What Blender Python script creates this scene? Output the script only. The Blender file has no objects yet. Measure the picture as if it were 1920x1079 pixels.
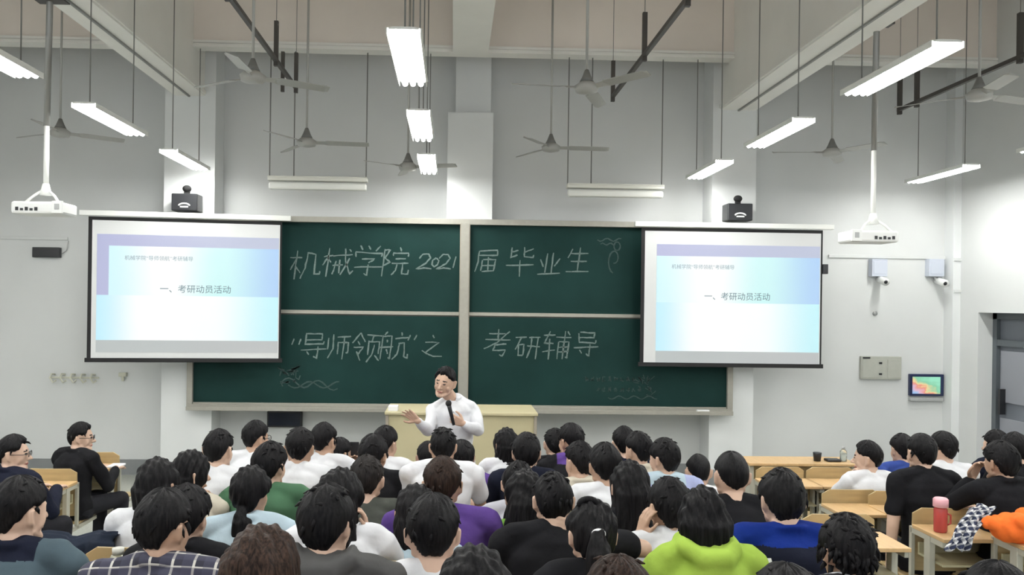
import bpy, bmesh, math, random
import numpy as np
from mathutils import Vector, Matrix, Euler
PI = math.pi
SC = bpy.context.scene
COL = SC.collection

# ---------------------------------------------------------------- camera
FPX = 1550.0; CXP, CYP = 896.0, 571.0
CAM = np.array([0.0, 0.0, 2.30])
YAW, ROLL = math.atan(46/FPX), 0.0135
_f = np.array([math.sin(YAW), math.cos(YAW), 0]); _r0 = np.array([math.cos(YAW), -math.sin(YAW), 0]); _u0 = np.array([0, 0, 1.0])
_r = _r0*math.cos(ROLL)+_u0*math.sin(ROLL); _u = -_r0*math.sin(ROLL)+_u0*math.cos(ROLL)
cd = bpy.data.cameras.new('camera'); cam = bpy.data.objects.new('camera', cd); COL.objects.link(cam)
cd.sensor_width = 36; cd.lens = FPX/1920*36; cd.shift_x = (960-CXP)/1920; cd.shift_y = (CYP-539.5)/1920
cd.clip_start = 0.05; cd.clip_end = 100
M4 = Matrix.Identity(4)
for i in range(3):
    M4[i][0] = _r[i]; M4[i][1] = _u[i]; M4[i][2] = -_f[i]; M4[i][3] = CAM[i]
cam.matrix_world = M4
SC.camera = cam

def P(px, py, D):
    """world point seen at photo pixel (px, py) on the vertical plane y = D"""
    d = _f+(px-CXP)/FPX*_r-(py-CYP)/FPX*_u
    p = CAM+d*(D/d[1])
    return (float(p[0]), float(p[1]), float(p[2]))

# ---------------------------------------------------------------- world and exposure
W = bpy.data.worlds.new('world'); SC.world = W; W.use_nodes = True
W.node_tree.nodes['Background'].inputs[0].default_value = (0.93, 0.97, 1.0, 1)
W.node_tree.nodes['Background'].inputs[1].default_value = 1.2
SC.view_settings.view_transform = 'Standard'; SC.view_settings.look = 'None'
SC.view_settings.exposure = 0.0; SC.view_settings.gamma = 1.0; SC.view_settings.use_curve_mapping = False
TUBE_STRENGTH = 58.0

# ---------------------------------------------------------------- materials
def mat(name, col, rough=0.6, metal=0.0, emit=None, es=1.0, noise=0.0, nscale=8.0, bump=0.0, bscale=60.0, spec=0.5, alpha=1.0, trans=0.0, stretch=None):
    m = bpy.data.materials.new(name); m.use_nodes = True
    nt = m.node_tree; b = nt.nodes['Principled BSDF']
    b.inputs['Base Color'].default_value = (*col, 1); b.inputs['Roughness'].default_value = rough
    b.inputs['Metallic'].default_value = metal; b.inputs['Specular IOR Level'].default_value = spec
    b.inputs['Transmission Weight'].default_value = trans
    if emit: b.inputs['Emission Color'].default_value = (*emit, 1); b.inputs['Emission Strength'].default_value = es
    if noise or bump:
        tc = nt.nodes.new('ShaderNodeTexCoord'); mp = nt.nodes.new('ShaderNodeMapping')
        nt.links.new(tc.outputs['Object'], mp.inputs[0])
        if stretch: mp.inputs['Scale'].default_value = stretch
    if noise:
        n = nt.nodes.new('ShaderNodeTexNoise'); n.inputs['Scale'].default_value = nscale; n.inputs['Detail'].default_value = 5
        nt.links.new(mp.outputs[0], n.inputs['Vector'])
        r = nt.nodes.new('ShaderNodeValToRGB'); r.color_ramp.elements[0].position = 0.3; r.color_ramp.elements[1].position = 0.7
        r.color_ramp.elements[0].color = (*[c*(1-noise) for c in col], 1); r.color_ramp.elements[1].color = (*[min(1, c*(1+noise)) for c in col], 1)
        nt.links.new(n.outputs[0], r.inputs[0]); nt.links.new(r.outputs[0], b.inputs['Base Color'])
    if bump:
        n2 = nt.nodes.new('ShaderNodeTexNoise'); n2.inputs['Scale'].default_value = bscale; n2.inputs['Detail'].default_value = 3
        nt.links.new(mp.outputs[0], n2.inputs['Vector'])
        bp = nt.nodes.new('ShaderNodeBump'); bp.inputs['Strength'].default_value = bump; bp.inputs['Distance'].default_value = 0.01
        nt.links.new(n2.outputs[0], bp.inputs['Height']); nt.links.new(bp.outputs[0], b.inputs['Normal'])
    return m

MT = {}
MT['wall'] = mat('wall_paint', (.66, .675, .67), .85, noise=.03, nscale=1.3, bump=.05, bscale=30)
MT['pillar'] = mat('pillar_paint', (.74, .76, .76), .8, noise=.02, nscale=2, bump=.03)
MT['beamface'] = mat('beam_paint', (.80, .735, .675), .85, noise=.07, nscale=.9, bump=.05, bscale=20)
MT['beam'] = mat('white_beam_paint', (.82, .81, .77), .8, noise=.03, nscale=2)
MT['floor'] = mat('terrazzo', (.36, .37, .33), .45, noise=.12, nscale=40, bump=.02)
MT['base'] = mat('baseboard_tile', (.22, .23, .235), .5, noise=.06, nscale=6)
MT['alu'] = mat('anodised_frame', (.33, .32, .28), .5, .2, noise=.04, nscale=20)
MT['alud'] = mat('tan_edge', (.35, .31, .25), .5, .2)
MT['green'] = mat('chalkboard_green', (.0105, .034, .031), .6, noise=.16, nscale=1.6, spec=.08)
MT['chalk'] = mat('chalk', (.135, .18, .17), .95, noise=.25, nscale=60)
MT['chalkf'] = mat('faint_chalk', (.04, .068, .066), .95, noise=.25, nscale=60)
MT['black'] = mat('black_plastic', (.012, .013, .016), .4)
MT['blackm'] = mat('black_matte', (.008, .008, .009), .8)
MT['white'] = mat('white_plastic', (.78, .79, .78), .4)
MT['whitem'] = mat('white_enamel', (.82, .83, .80), .35)
MT['cream'] = mat('cream_enamel', (.66, .66, .60), .45)
MT['grey'] = mat('grey_plastic', (.40, .41, .41), .5)
MT['steel'] = mat('brushed_steel', (.30, .30, .29), .4, .6)
MT['dsteel'] = mat('dark_rail_paint', (.075, .068, .062), .5, .3)
MT['fan'] = mat('fan_paint', (.42, .42, .40), .45, .2)
MT['cord'] = mat('cord_grey', (.20, .20, .19), .6)
MT['tube'] = mat('lit_tube', (.9, .9, .9), .5, emit=(1.0, 1.0, .97), es=TUBE_STRENGTH)
MT['tubeoff'] = mat('unlit_diffuser', (.72, .73, .69), .5)
MT['ply'] = mat('plywood', (.43, .32, .16), .45, noise=.10, nscale=5, stretch=(1, 1, 9), bump=.02)
MT['desk'] = mat('desk_laminate', (.56, .37, .18), .40, noise=.08, nscale=6, stretch=(7, 1, 1))
MT['shelf'] = mat('shelf_board', (.38, .35, .22), .55, noise=.06, nscale=6)
MT['leg'] = mat('beige_steel', (.46, .45, .38), .4, .1)
MT['lectern'] = mat('lectern_laminate', (.50, .45, .28), .5, noise=.05, nscale=3)
MT['paper'] = mat('paper', (.85, .85, .86), .8)
MT['navyp'] = mat('navy_bezel', (.012, .02, .07), .35)
MT['cabinet'] = mat('cabinet_paint', (.43, .44, .39), .5, noise=.04, nscale=12)
MT['doorg'] = mat('door_grey', (.13, .145, .17), .45, noise=.06, nscale=3)
MT['doorf'] = mat('door_frame', (.085, .10, .11), .45)
MT['doorl'] = mat('door_rail_grey', (.24, .25, .28), .45)
MT['boxb'] = mat('pale_blue_box', (.55, .59, .68), .4)
MT['hook'] = mat('ochre_cream', (.60, .60, .50), .6)
MT['cloth'] = mat('screen_cloth', (.52, .53, .53), .8, emit=(.75, .77, .76), es=.18)
MT['glass'] = mat('clear_plastic', (.8, .85, .8), .15, trans=.8)

# ---------------------------------------------------------------- geometry helpers
WLOC = {}          # world matrix of every parent
def tag(o, label=None, cat=None, group=None, kind=None):
    if label: o['label'] = label
    if cat: o['category'] = cat
    if group: o['group'] = group
    if kind: o['kind'] = kind
    return o
def thing(name, label, cat, loc=(0, 0, 0), rz=0, group=None):
    o = bpy.data.objects.new(name, None); COL.objects.link(o); o.empty_display_size = .1
    o.location = loc; o.rotation_euler = (0, 0, rz)
    WLOC[o.name] = Matrix.Translation(loc) @ Matrix.Rotation(rz, 4, 'Z')
    return tag(o, label, cat, group)

class G:
    def __init__(s): s.v = []; s.f = []; s.m = []; s.n = 0; s.sm = []
    def add(s, v, f, mi=0, sm=False):
        v = np.asarray(v, float).reshape(-1, 3); s.v.append(v)
        for q in f: s.f.append(tuple(int(i)+s.n for i in q)); s.m.append(mi); s.sm.append(sm)
        s.n += len(v); return s
    def box(s, a, b, mi=0, M=None):
        x0, y0, z0 = a; x1, y1, z1 = b
        v = np.array([(x0, y0, z0), (x1, y0, z0), (x1, y1, z0), (x0, y1, z0), (x0, y0, z1), (x1, y0, z1), (x1, y1, z1), (x0, y1, z1)], float)
        if M is not None: v = np.array([M @ Vector(p) for p in v])
        return s.add(v, [(0, 3, 2, 1), (4, 5, 6, 7), (0, 1, 5, 4), (1, 2, 6, 5), (2, 3, 7, 6), (3, 0, 4, 7)], mi)
    def hexa(s, v, mi=0):
        return s.add(v, [(0, 3, 2, 1), (4, 5, 6, 7), (0, 1, 5, 4), (1, 2, 6, 5), (2, 3, 7, 6), (3, 0, 4, 7)], mi)
    def loft(s, rings, mi=0, cap=True, sm=True):
        n = len(rings[0]); k = len(rings)
        v = np.array(rings, float).reshape(-1, 3); f = []
        for i in range(k-1):
            for j in range(n):
                a = i*n+j; b = i*n+(j+1) % n
                f.append((a, b, b+n, a+n))
        if cap: f.append(tuple(range(n-1, -1, -1))); f.append(tuple((k-1)*n+j for j in range(n)))
        return s.add(v, f, mi, sm)
    def tube(s, pts, rad, n=8, mi=0, flat=1.0):
        pts = [np.array(p, float) for p in pts]
        if not hasattr(rad, '__len__'): rad = [rad]*len(pts)
        rings = []; prev = None
        for i, p in enumerate(pts):
            d = pts[min(i+1, len(pts)-1)]-pts[max(i-1, 0)]; d = d/(np.linalg.norm(d)+1e-9)
            if prev is None:
                a = np.array([0, 0, 1.0]) if abs(d[2]) < .9 else np.array([1.0, 0, 0])
            else: a = prev
            u = a-d*np.dot(a, d); u /= np.linalg.norm(u)+1e-9; prev = u; w = np.cross(d, u)
            rings.append([p+rad[i]*(math.cos(t)*u*flat+math.sin(t)*w) for t in np.linspace(0, 2*PI, n, endpoint=False)])
        return s.loft(rings, mi)
    def caps(s, p0, r0, p1, r1, n=12, mi=0):
        """round ended tapered limb"""
        p0 = np.array(p0, float); p1 = np.array(p1, float); d = p1-p0; L = np.linalg.norm(d)+1e-9; d = d/L
        P_, R_ = [], []
        for t in (-1, -.85, -.5): P_.append(p0+d*r0*t); R_.append(max(r0*math.sqrt(max(0, 1-t*t)), r0*.05))
        P_.append(p0); R_.append(r0); P_.append(p1); R_.append(r1)
        for t in (.5, .85, 1): P_.append(p1+d*r1*t); R_.append(max(r1*math.sqrt(max(0, 1-t*t)), r1*.05))
        a = np.array([0, 0, 1.0]) if abs(d[2]) < .9 else np.array([1.0, 0, 0])
        u = a-d*np.dot(a, d); u /= np.linalg.norm(u); w = np.cross(d, u)
        return s.loft([[p+r*(math.cos(t)*u+math.sin(t)*w) for t in np.linspace(0, 2*PI, n, endpoint=False)] for p, r in zip(P_, R_)], mi)
    def ell(s, c, r, n=16, m=10, mi=0, M=None):
        rings = []
        for i in range(m+1):
            t = PI*i/m; z = -math.cos(t); q = max(math.sin(t), .02)
            rings.append([(c[0]+r[0]*q*math.cos(a), c[1]+r[1]*q*math.sin(a), c[2]+r[2]*z) for a in np.linspace(0, 2*PI, n, endpoint=False)])
        if M is not None: rings = [[M @ Vector(p) for p in rg] for rg in rings]
        return s.loft(rings, mi)
    def disc(s, c, r, h, n=24, mi=0, axis='z'):
        rr = []
        for hh in (0, h):
            ring = []
            for t in np.linspace(0, 2*PI, n, endpoint=False):
                a, b = r*math.cos(t), r*math.sin(t)
                ring.append({'z': (c[0]+a, c[1]+b, c[2]+hh), 'y': (c[0]+a, c[1]+hh, c[2]-b), 'x': (c[0]+hh, c[1]+a, c[2]+b)}[axis])
            rr.append(ring)
        n0 = len(s.f); s.loft(rr, mi); return s
    def mesh(s, name):
        me = bpy.data.meshes.new(name); v = np.concatenate(s.v)
        me.from_pydata(v.tolist(), [], s.f); me.update()
        me.polygons.foreach_set('material_index', s.m); me.polygons.foreach_set('use_smooth', s.sm)
        return me
    def build(s, name, mats, parent=None, local=False, bevel=0, smooth=None, loc=None):
        """vertices are world coordinates unless local=True (then in the parent's frame)"""
        me = s.mesh(name)
        for m in (mats if isinstance(mats, (list, tuple)) else [mats]): me.materials.append(m)
        o = bpy.data.objects.new(name, me); COL.objects.link(o)
        if parent is not None:
            pw = WLOC[parent.name]
            if not local: me.transform(pw.inverted())
            o.parent = parent; WLOC[o.name] = pw
        else:
            v = np.concatenate(s.v); c = ((v[:, 0].min()+v[:, 0].max())/2, (v[:, 1].min()+v[:, 1].max())/2, v[:, 2].min())
            me.transform(Matrix.Translation([-x for x in c])); o.location = c; WLOC[o.name] = Matrix.Translation(c)
        if smooth is not None: me.polygons.foreach_set('use_smooth', [smooth]*len(me.polygons))
        if bevel:
            b = o.modifiers.new('bevel', 'BEVEL'); b.width = bevel; b.segments = 2; b.limit_method = 'ANGLE'; b.angle_limit = .6
        return o
def struct(name, g, m, bevel=0):
    return tag(g.build(name, m, bevel=bevel), kind='structure')

# ---------------------------------------------------------------- room shell
YW = 11.0; YP = 10.6; XL, XR = -6.9, 6.74; ZC = 6.3; YB = -3.0
def fz(y): return max(0.0, (7.0-max(y, 1.0))*.1)
g = G()
ys = [YB, 1.0, 7.0, YW+.3]; zs = [.6, .6, 0, 0]
for i in range(3):
    g.hexa([(XL, ys[i], -.3), (XR+.6, ys[i], -.3), (XR+.6, ys[i+1], -.3), (XL, ys[i+1], -.3), (XL, ys[i], zs[i]), (XR+.6, ys[i], zs[i]), (XR+.6, ys[i+1], zs[i+1]), (XL, ys[i+1], zs[i+1])])
struct('floor', g, MT['floor'])
struct('wall_front', G().box((XL-.3, YW, 0), (XR+.3, YW+.25, ZC)), MT['wall'])
struct('wall_left', G().box((XL-.25, YB, 0), (XL, YW, ZC)), MT['wall'])
YD1, YD0 = 10.42, 8.3; ZD = 2.28
g = G().box((XR, YD1, 0), (XR+.30, YW, ZC)).box((XR, YD0, ZD), (XR+.30, YD1, ZC)).box((XR, YB, 0), (XR+.30, YD0, ZC))
struct('wall_right', g, MT['wall'])
struct('ceiling', G().box((XL-.3, YB, ZC), (XR+.3, YW+.3, ZC+.2)), MT['beamface'])
# door in the right wall, set back into the jamb
xd = XR+.24
d = tag(G().box((xd, YD0, 0), (xd+.04, YD1, ZD)).build('door_1', MT['doorg']), kind='structure')
g = G()
for a, b in ((YD1-.08, YD1), (YD0, YD0+.08)): g.box((xd-.05, a, 0), (xd, b, ZD))
g.box((xd-.05, YD0, ZD-.08), (xd, YD1, ZD)); g.box((xd-.045, YD0, 1.86), (xd, YD1, 1.94))
g.build('door_frame', MT['doorf'], d)
g = G()
for a, b in ((YD1-.66, YD1-.12), (YD1-1.3, YD1-.76)):
    g.box((xd-.02, a, 1.15), (xd-.001, b, 1.80)).box((xd-.02, a, .12), (xd-.001, b, .95))
g.build('door_panel', MT['doorl'], d, bevel=.004)
G().box((xd-.09, YD1-.22, 1.0), (xd-.02, YD1-.18, 1.32)).build('door_handle', MT['black'], d)
# baseboards
struct('baseboard_front', G().box((XL, YW-.02, 0), (XR, YW, .2)), MT['base'])
struct('baseboard_left', G().box((XL, 7.2, 0), (XL+.02, YW-.02, .2)), MT['base'])
# pillars of the front wall
def pillar(n, pxa, pxb, ytop, ya=YP):
    a = P(pxa, 600, ya)[0]; b = P(pxb, 600, ya)[0]; zt = ZC if ytop is None else P(pxa, ytop, ya)[2]
    g = G().box((a, ya, .2), (b, YW, zt)).box((a-.008, ya-.008, 0), (b+.008, YW, .2), 1)
    return tag(g.build('trim_%d' % n, [MT['pillar'], MT['base']]), kind='structure'), a, b
_, pla, plb = pillar(1, 304, 399, None)
_, prA, prB = pillar(2, 1332, 1414, None)
_, pcA, pcB = pillar(3, 835, 920, 210)
_, _, _ = pillar(4, 849, 915, None, 10.75)
struct('trim_5', G().box((P(1786, 600, 10.8)[0], 10.8, 0), (XR, YW, ZC)), MT['pillar'])
# transverse beam, its pale bottom moulding
zb = 5.38
struct('trim_6', G().box((XL, 10.13, zb+.08), (XR, 10.30, ZC)), MT['beamface'])
struct('trim_7', G().box((XL, 10.10, zb), (XR, 10.30, zb+.035)).box((XL, 10.115, zb+.035), (XR, 10.30, zb+.05)).box((XL, 10.10, zb+.05), (XR, 10.30, zb+.08)), MT['beam'])
# long beams running back from the pillars
zl = 4.90
for n, (a, b, z) in enumerate(((pla+.12, plb-.14, zl), (prA+.10, prB-.02, zl-.04), (P(849, 120, 10.1)[0], P(915, 120, 10.1)[0], zb-.02))):
    g = G().box((a, YB, z), (b, YP if n < 2 else 10.1, ZC))
    if n < 2:
        c = (a+b)/2; g.box((c-.012, YB, z-.02), (c+.012, YP-.02, z), 1).box((a-.02, YB, z+.02), (a, YP, z+.06)).box((b, YB, z+.02), (b+.02, YP, z+.06))
    tag(g.build('trim_%d' % (8+n), [MT['beam'], MT['steel']]), kind='structure')

# ---------------------------------------------------------------- chalkboard
YBD = 10.50
bl = P(350, 770, YBD)[0]; br = P(1373, 770, YBD)[0]; bz0 = P(860, 770, YBD)[2]; bz1 = P(860, 411, YBD)[2]
cx = P(870, 600, YBD)[0]; zm = P(870, 588, YBD)[2]
cb = thing('chalkboard', 'long green sliding chalkboard with chalk writing across the front wall', 'chalkboard', ((bl+br)/2, YBD, bz0))
fr = .07
g = G().box((bl, YBD-.02, bz0), (br, YBD+.095, bz0+.05)).box((bl, YBD-.02, bz1-.07), (br, YBD+.095, bz1)).box((bl, YBD-.02, bz0+.05), (bl+fr, YBD+.095, bz1-.07)).box((br-fr, YBD-.02, bz0+.05), (br, YBD+.095, bz1-.07))
g.box((bl+.05, YBD+.085, bz0+.05), (br-.05, YBD+.09, bz1-.05))
g.build('outer_frame', MT['alu'], cb, bevel=.006)
G().box((bl+.02, YBD-.10, bz0-.02), (br-.02, YBD-.02, bz0+.01)).box((bl+.02, YBD-.105, bz0-.02), (br-.02, YBD-.095, bz0+.03)).build('chalk_tray', MT['alu'], cb, bevel=.004)
g = G().box((cx-.055, YBD-.04, bz0+.05), (cx+.055, YBD+.10, bz1-.05)).box((cx-.065, YBD-.03, bz0+.05), (cx-.055, YBD+.10, bz1-.06), 1).box((cx+.055, YBD-.03, bz0+.05), (cx+.065, YBD+.10, bz1-.06), 1)
g.build('centre_post', [MT['alu'], MT['alud']], cb, bevel=.004)
panels = []
for (xa, xb) in ((bl+fr, cx-.065), (cx+.065, br-fr)):
    for (za, zc_, yy) in ((zm+.005, bz1-.07, YBD+.05), (bz0+.05, zm-.045, YBD+.03)):
        p = G().box((xa, yy, za), (xb, yy+.03, zc_)).build('writing_panel', MT['green'], cb)
        gg = G(); zt = zc_ if za < zm-.3 else za
        if za > zm-.3: gg.box((xa, yy-.025, za-.035), (xb, yy+.03, za+.01))
        else: gg.box((xa, yy-.02, za-.02), (xb, yy+.03, za+.02))
        gg.build('panel_rail', MT['alu'], p, bevel=.003)
        panels.append((p, yy))
CH = {
'机': '5,30 40,30;22,5 22,95;22,32 5,65;22,55 38,72;55,15 52,60 40,92;55,15 82,15 80,80 98,80 98,68',
'械': '3,30 30,30;17,5 17,95;17,32 3,62;17,36 28,52;33,28 95,24;42,45 40,75 32,90;55,42 55,88;34,60 66,58;68,5 75,50 92,88 98,75;88,40 62,92;82,8 90,18',
'学': '20,5 27,18;47,2 52,15;80,3 70,18;10,38 10,25 90,25 86,38;28,45 68,45 50,58;50,58 50,92 40,86;8,68 92,68',
'院': '8,8 8,95;8,10 28,10 16,35 30,50 12,62;62,2 66,12;40,30 40,18 92,18 88,30;48,40 82,40;38,55 94,55;58,55 54,78 38,94;72,55 72,90 96,90 96,78',
'届': '15,10 88,10 88,30 15,30;15,10 15,55 5,95;32,45 32,92;32,45 82,45 82,92 32,92;57,35 57,92;32,68 82,68',
'毕': '20,5 20,40 40,32;20,22 42,18;85,10 58,25;58,5 58,38 90,38 90,28;8,62 94,60;50,45 50,98',
'业': '38,8 38,85;62,8 62,85;12,30 26,60;88,28 72,60;5,88 96,86',
'生': '28,8 12,40;22,28 84,26;52,5 52,90;24,56 80,54;8,92 94,90',
'导': '22,10 76,10 76,30 24,30;22,10 22,46 84,46 84,36;8,64 94,62;66,52 66,94 54,88;28,72 38,84',
'师': '12,20 12,62;30,5 30,60 14,95;42,14 95,12;50,35 50,78;50,35 90,34 88,76 80,74;70,14 70,98',
'领': '28,3 5,35;28,5 48,32;24,30 32,40;10,50 42,50 26,72;20,66 36,92;52,12 98,12;74,12 68,28;56,30 56,72;56,30 94,30 94,72;75,40 72,72 54,96;78,74 96,94',
'航': '28,2 20,14;14,16 10,92;14,16 40,16 40,92 32,88;3,52 50,50;26,26 30,38;26,60 30,74;72,3 76,14;54,24 98,22;66,40 62,75 50,94;66,40 86,40 86,86 98,86 98,74',
'之': '48,5 56,16;22,32 76,32 28,74;12,66 30,78 60,92 96,90',
'考': '20,18 76,18;48,3 48,38;6,40 94,38;86,8 50,48 8,70;40,56 80,52;40,56 36,72 78,72 72,96 58,90',
'研': '4,14 44,14;24,14 6,60;16,44 16,84;16,44 38,44 38,84;16,84 38,84;52,18 96,18;48,50 98,50;64,18 64,52 52,94;84,18 84,96',
'辅': '5,16 42,16;24,2 10,44;8,44 42,44;28,26 28,96;3,72 46,66;50,22 98,22;58,38 58,96;58,38 92,38 92,94 86,90;58,56 92,56;58,72 92,72;75,3 75,96;86,4 94,14',
'2': '20,30 35,8 65,8 78,30 60,60 10,90 50,84 92,88', '0': '50,15 25,35 25,70 50,88 76,70 76,35 50,15', '1': '55,10 52,90',
'“': '30,60 20,85;62,60 52,85', '”': '40,20 30,45;72,20 62,45'}
rnd = random.Random(4)
def chalk(g, ch, cxp, cyp, size, y, wid=.011, jit=2.5):
    for st in CH[ch].split(';'):
        pts = [tuple(map(float, q.split(','))) for q in st.split()]
        pts = [(a+rnd.uniform(-jit, jit), b+rnd.uniform(-jit, jit)) for a, b in pts]
        dense = []
        for i in range(len(pts)-1):
            for k in range(4):
                t = k/4; dense.append((pts[i][0]*(1-t)+pts[i+1][0]*t+rnd.uniform(-.8, .8), pts[i][1]*(1-t)+pts[i+1][1]*t+rnd.uniform(-.8, .8)))
        dense.append(pts[-1])
        ribbon(g, [P(cxp+(a-50)/100*size+(50-b)*.06, cyp+(b-50)/100*size, y) for a, b in dense], wid, y)
def ribbon(g, w, wid, y):
    n = len(w); v = []; 
    for i in range(n):
        dx = w[min(i+1, n-1)][0]-w[max(i-1, 0)][0]; dz = w[min(i+1, n-1)][2]-w[max(i-1, 0)][2]; L = math.hypot(dx, dz)+1e-6
        h = wid*rnd.uniform(.6, 1.1)*(.75 if i in (0, n-1) else 1)/2
        for sgn in (1, -1):
            v.append((w[i][0]-dz/L*h*sgn, y-.0015, w[i][2]+dx/L*h*sgn))
    k = len(v); v += [(a, y+.001, c) for a, b, c in v]
    f = []
    for i in range(n-1):
        a = 2*i; f.append((a, a+1, a+3, a+2)); f.append((k+a, k+a+2, k+a+3, k+a+1)); f.append((a, a+2, k+a+2, k+a)); f.append((a+1, k+a+1, k+a+3, a+3))
    f.append((0, k, k+1, 1)); f.append((2*n-2, 2*n-1, k+2*n-1, k+2*n-2))
    g.add(v, f)
def writing(pi, items, m='chalk', size=54, wid=.021):
    p, yy = panels[pi]; g = G()
    for it in items: chalk(g, it[0], it[1], it[2], it[3] if len(it) > 3 else size, yy, wid)
    g.build('chalk_writing', MT[m], p)
writing(0, [('机', 572, 497, 62), ('械', 634, 492, 58), ('学', 691, 490, 62), ('院', 742, 492, 56), ('2', 796, 491, 34), ('0', 816, 492, 22), ('2', 833, 492, 34), ('1', 851, 492, 26)])
writing(2, [('届', 913, 489, 48), ('毕', 976, 490, 60), ('业', 1030, 495, 48), ('生', 1084, 488, 52)])
writing(1, [('“', 561, 632, 40), ('导', 588, 648, 54), ('师', 634, 650, 50), ('领', 686, 652, 58), ('航', 738, 650, 58), ('”', 772, 640, 40), ('之', 810, 650, 46)])
writing(3, [('考', 933, 644, 56), ('研', 989, 650, 50), ('辅', 1043, 648, 56), ('导', 1099, 645, 52)])
def scribble(pi, paths, m, wid):
    p, yy = panels[pi]; g = G()
    for path in paths: ribbon(g, [P(a, b, yy) for a, b in path], wid, yy)
    g.build('chalk_marks', MT[m], p)
paths = []
for r_, (x0, x1, yc, h) in enumerate(((1096, 1196, 711, 11), (1118, 1196, 731, 9))):
    x = x0
    while x < x1:
        for k in range(3): paths.append([(x+rnd.uniform(0, 7), yc-h/2+rnd.uniform(0, h)), (x+rnd.uniform(0, 8), yc-h/2+rnd.uniform(0, h)), (x+rnd.uniform(0, 8), yc+rnd.uniform(0, h/2))])
        x += 11
for k in range(16): a = rnd.uniform(1196, 1228); b = rnd.uniform(700, 744); paths.append([(a, b), (a+rnd.uniform(-9, 9), b+rnd.uniform(-7, 7)), (a+rnd.uniform(-9, 9), b+rnd.uniform(-7, 7))])
paths.append([(1140+4*i, 746+3*math.sin(i*.9)) for i in range(24)])
scribble(3, paths, 'chalkf', .015)
paths = [[(528+7*i, 716-8*math.sin(i*.8)+i*.6) for i in range(16)], [(540+6*i, 722+6*math.sin(i*.7)) for i in range(17)]]
for k in range(14): a = rnd.uniform(530, 560); b = rnd.uniform(690, 722); paths.append([(a, b), (a+rnd.uniform(-14, 14), b+rnd.uniform(-8, 8)), (a+rnd.uniform(-14, 14), b+rnd.uniform(-8, 8))])
scribble(1, paths, 'chalkf', .02)
paths = [[(1150+9*math.sin(t), 478+16*math.cos(t)+3*t) for t in np.linspace(0, 6.2, 14)], [(1157+6*math.sin(t), 462+8*math.cos(t)) for t in np.linspace(0, 6.2, 12)], [(1120+5*i, 450+3*math.sin(i*1.3)) for i in range(10)], [(1126+4*i, 458-2*math.sin(i*1.7)) for i in range(8)]]
scribble(2, paths, 'chalkf', .02)
tag(G().box(P(1308, 776, YBD-.1)[:1]+(YBD-.09, bz0+.012), (P(1331, 776, YBD-.1)[0], YBD-.04, bz0+.045)).build('chalk_eraser', MT['paper'], bevel=.004), 'small white eraser lying on the chalk tray near its right end', 'eraser')

# ---------------------------------------------------------------- projection screens
def flatmat(name, build):
    m = bpy.data.materials.new(name); m.use_nodes = True; nt = m.node_tree; b = nt.nodes['Principled BSDF']; b.inputs['Base Color'].default_value = (.12, .12, .12, 1); b.inputs['Roughness'].default_value = .9
    tc = nt.nodes.new('ShaderNodeTexCoord'); sp = nt.nodes.new('ShaderNodeSeparateXYZ'); nt.links.new(tc.outputs['Generated'], sp.inputs[0])
    build(nt, b, sp); return m
def slide_mat(name, stops, e=.55):
    def f(nt, b, sp):
        r = nt.nodes.new('ShaderNodeValToRGB'); r.color_ramp.interpolation = 'EASE'
        el = r.color_ramp.elements
        for i, (p_, c) in enumerate(stops):
            q = el[i] if i < 2 else el.new(p_); q.position = p_; q.color = (*c, 1)
        nt.links.new(sp.outputs['X'], r.inputs[0]); nt.links.new(r.outputs[0], b.inputs['Emission Color']); b.inputs['Emission Strength'].default_value = e
    return flatmat(name, f)
SM_purple = slide_mat('slide_lilac', [(0, (.50, .53, .86)), (1, (.58, .64, .86))], .66)
SM_top = slide_mat('slide_sky', [(0, (.62, .93, 1.0)), (1, (.36, .60, .92)), (.33, (1, 1, 1)), (.65, (.58, .93, .93))], .84)
SM_bot = slide_mat('slide_glow', [(0, (.50, .85, 1.0)), (1, (.50, .88, .95)), (.28, (1, 1, 1)), (.6, (.95, 1, 1))], .86)
SM_bar = slide_mat('slide_bar', [(0, (.60, .66, .66)), (1, (.62, .65, .66))], .6)
SM_text = mat('slide_text', (.06, .1, .12), .9, emit=(.28, .42, .48), es=.30)
SM_textf = mat('slide_small_text', (.1, .13, .15), .9, emit=(.45, .58, .65), es=.40)
def text_obj(body, parent, m, name, size, c, ux, uz, off):
    cu = bpy.data.curves.new('t', 'FONT'); cu.body = body; cu.size = 1; cu.align_x = 'CENTER'; cu.align_y = 'CENTER'; cu.extrude = .01; cu.resolution_u = 2
    o = bpy.data.objects.new('t', cu); COL.objects.link(o); dg = bpy.context.evaluated_depsgraph_get(); dg.update()
    me = bpy.data.meshes.new_from_object(o.evaluated_get(dg)); bpy.data.objects.remove(o)
    n = len(me.vertices); v = np.zeros(n*3); me.vertices.foreach_get('co', v); v = v.reshape(-1, 3)
    c = np.array(c); ux = np.array(ux); uz = np.array(uz); nn = np.array(off)
    v2 = c+v[:, :1]*size*ux+v[:, 1:2]*size*uz+nn*(v[:, 2:3]*.08+.0062)
    g = G(); g.add(v2, [tuple(p.vertices) for p in me.polygons]); bpy.data.meshes.remove(me)
    return g.build(name, m, parent)
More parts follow.
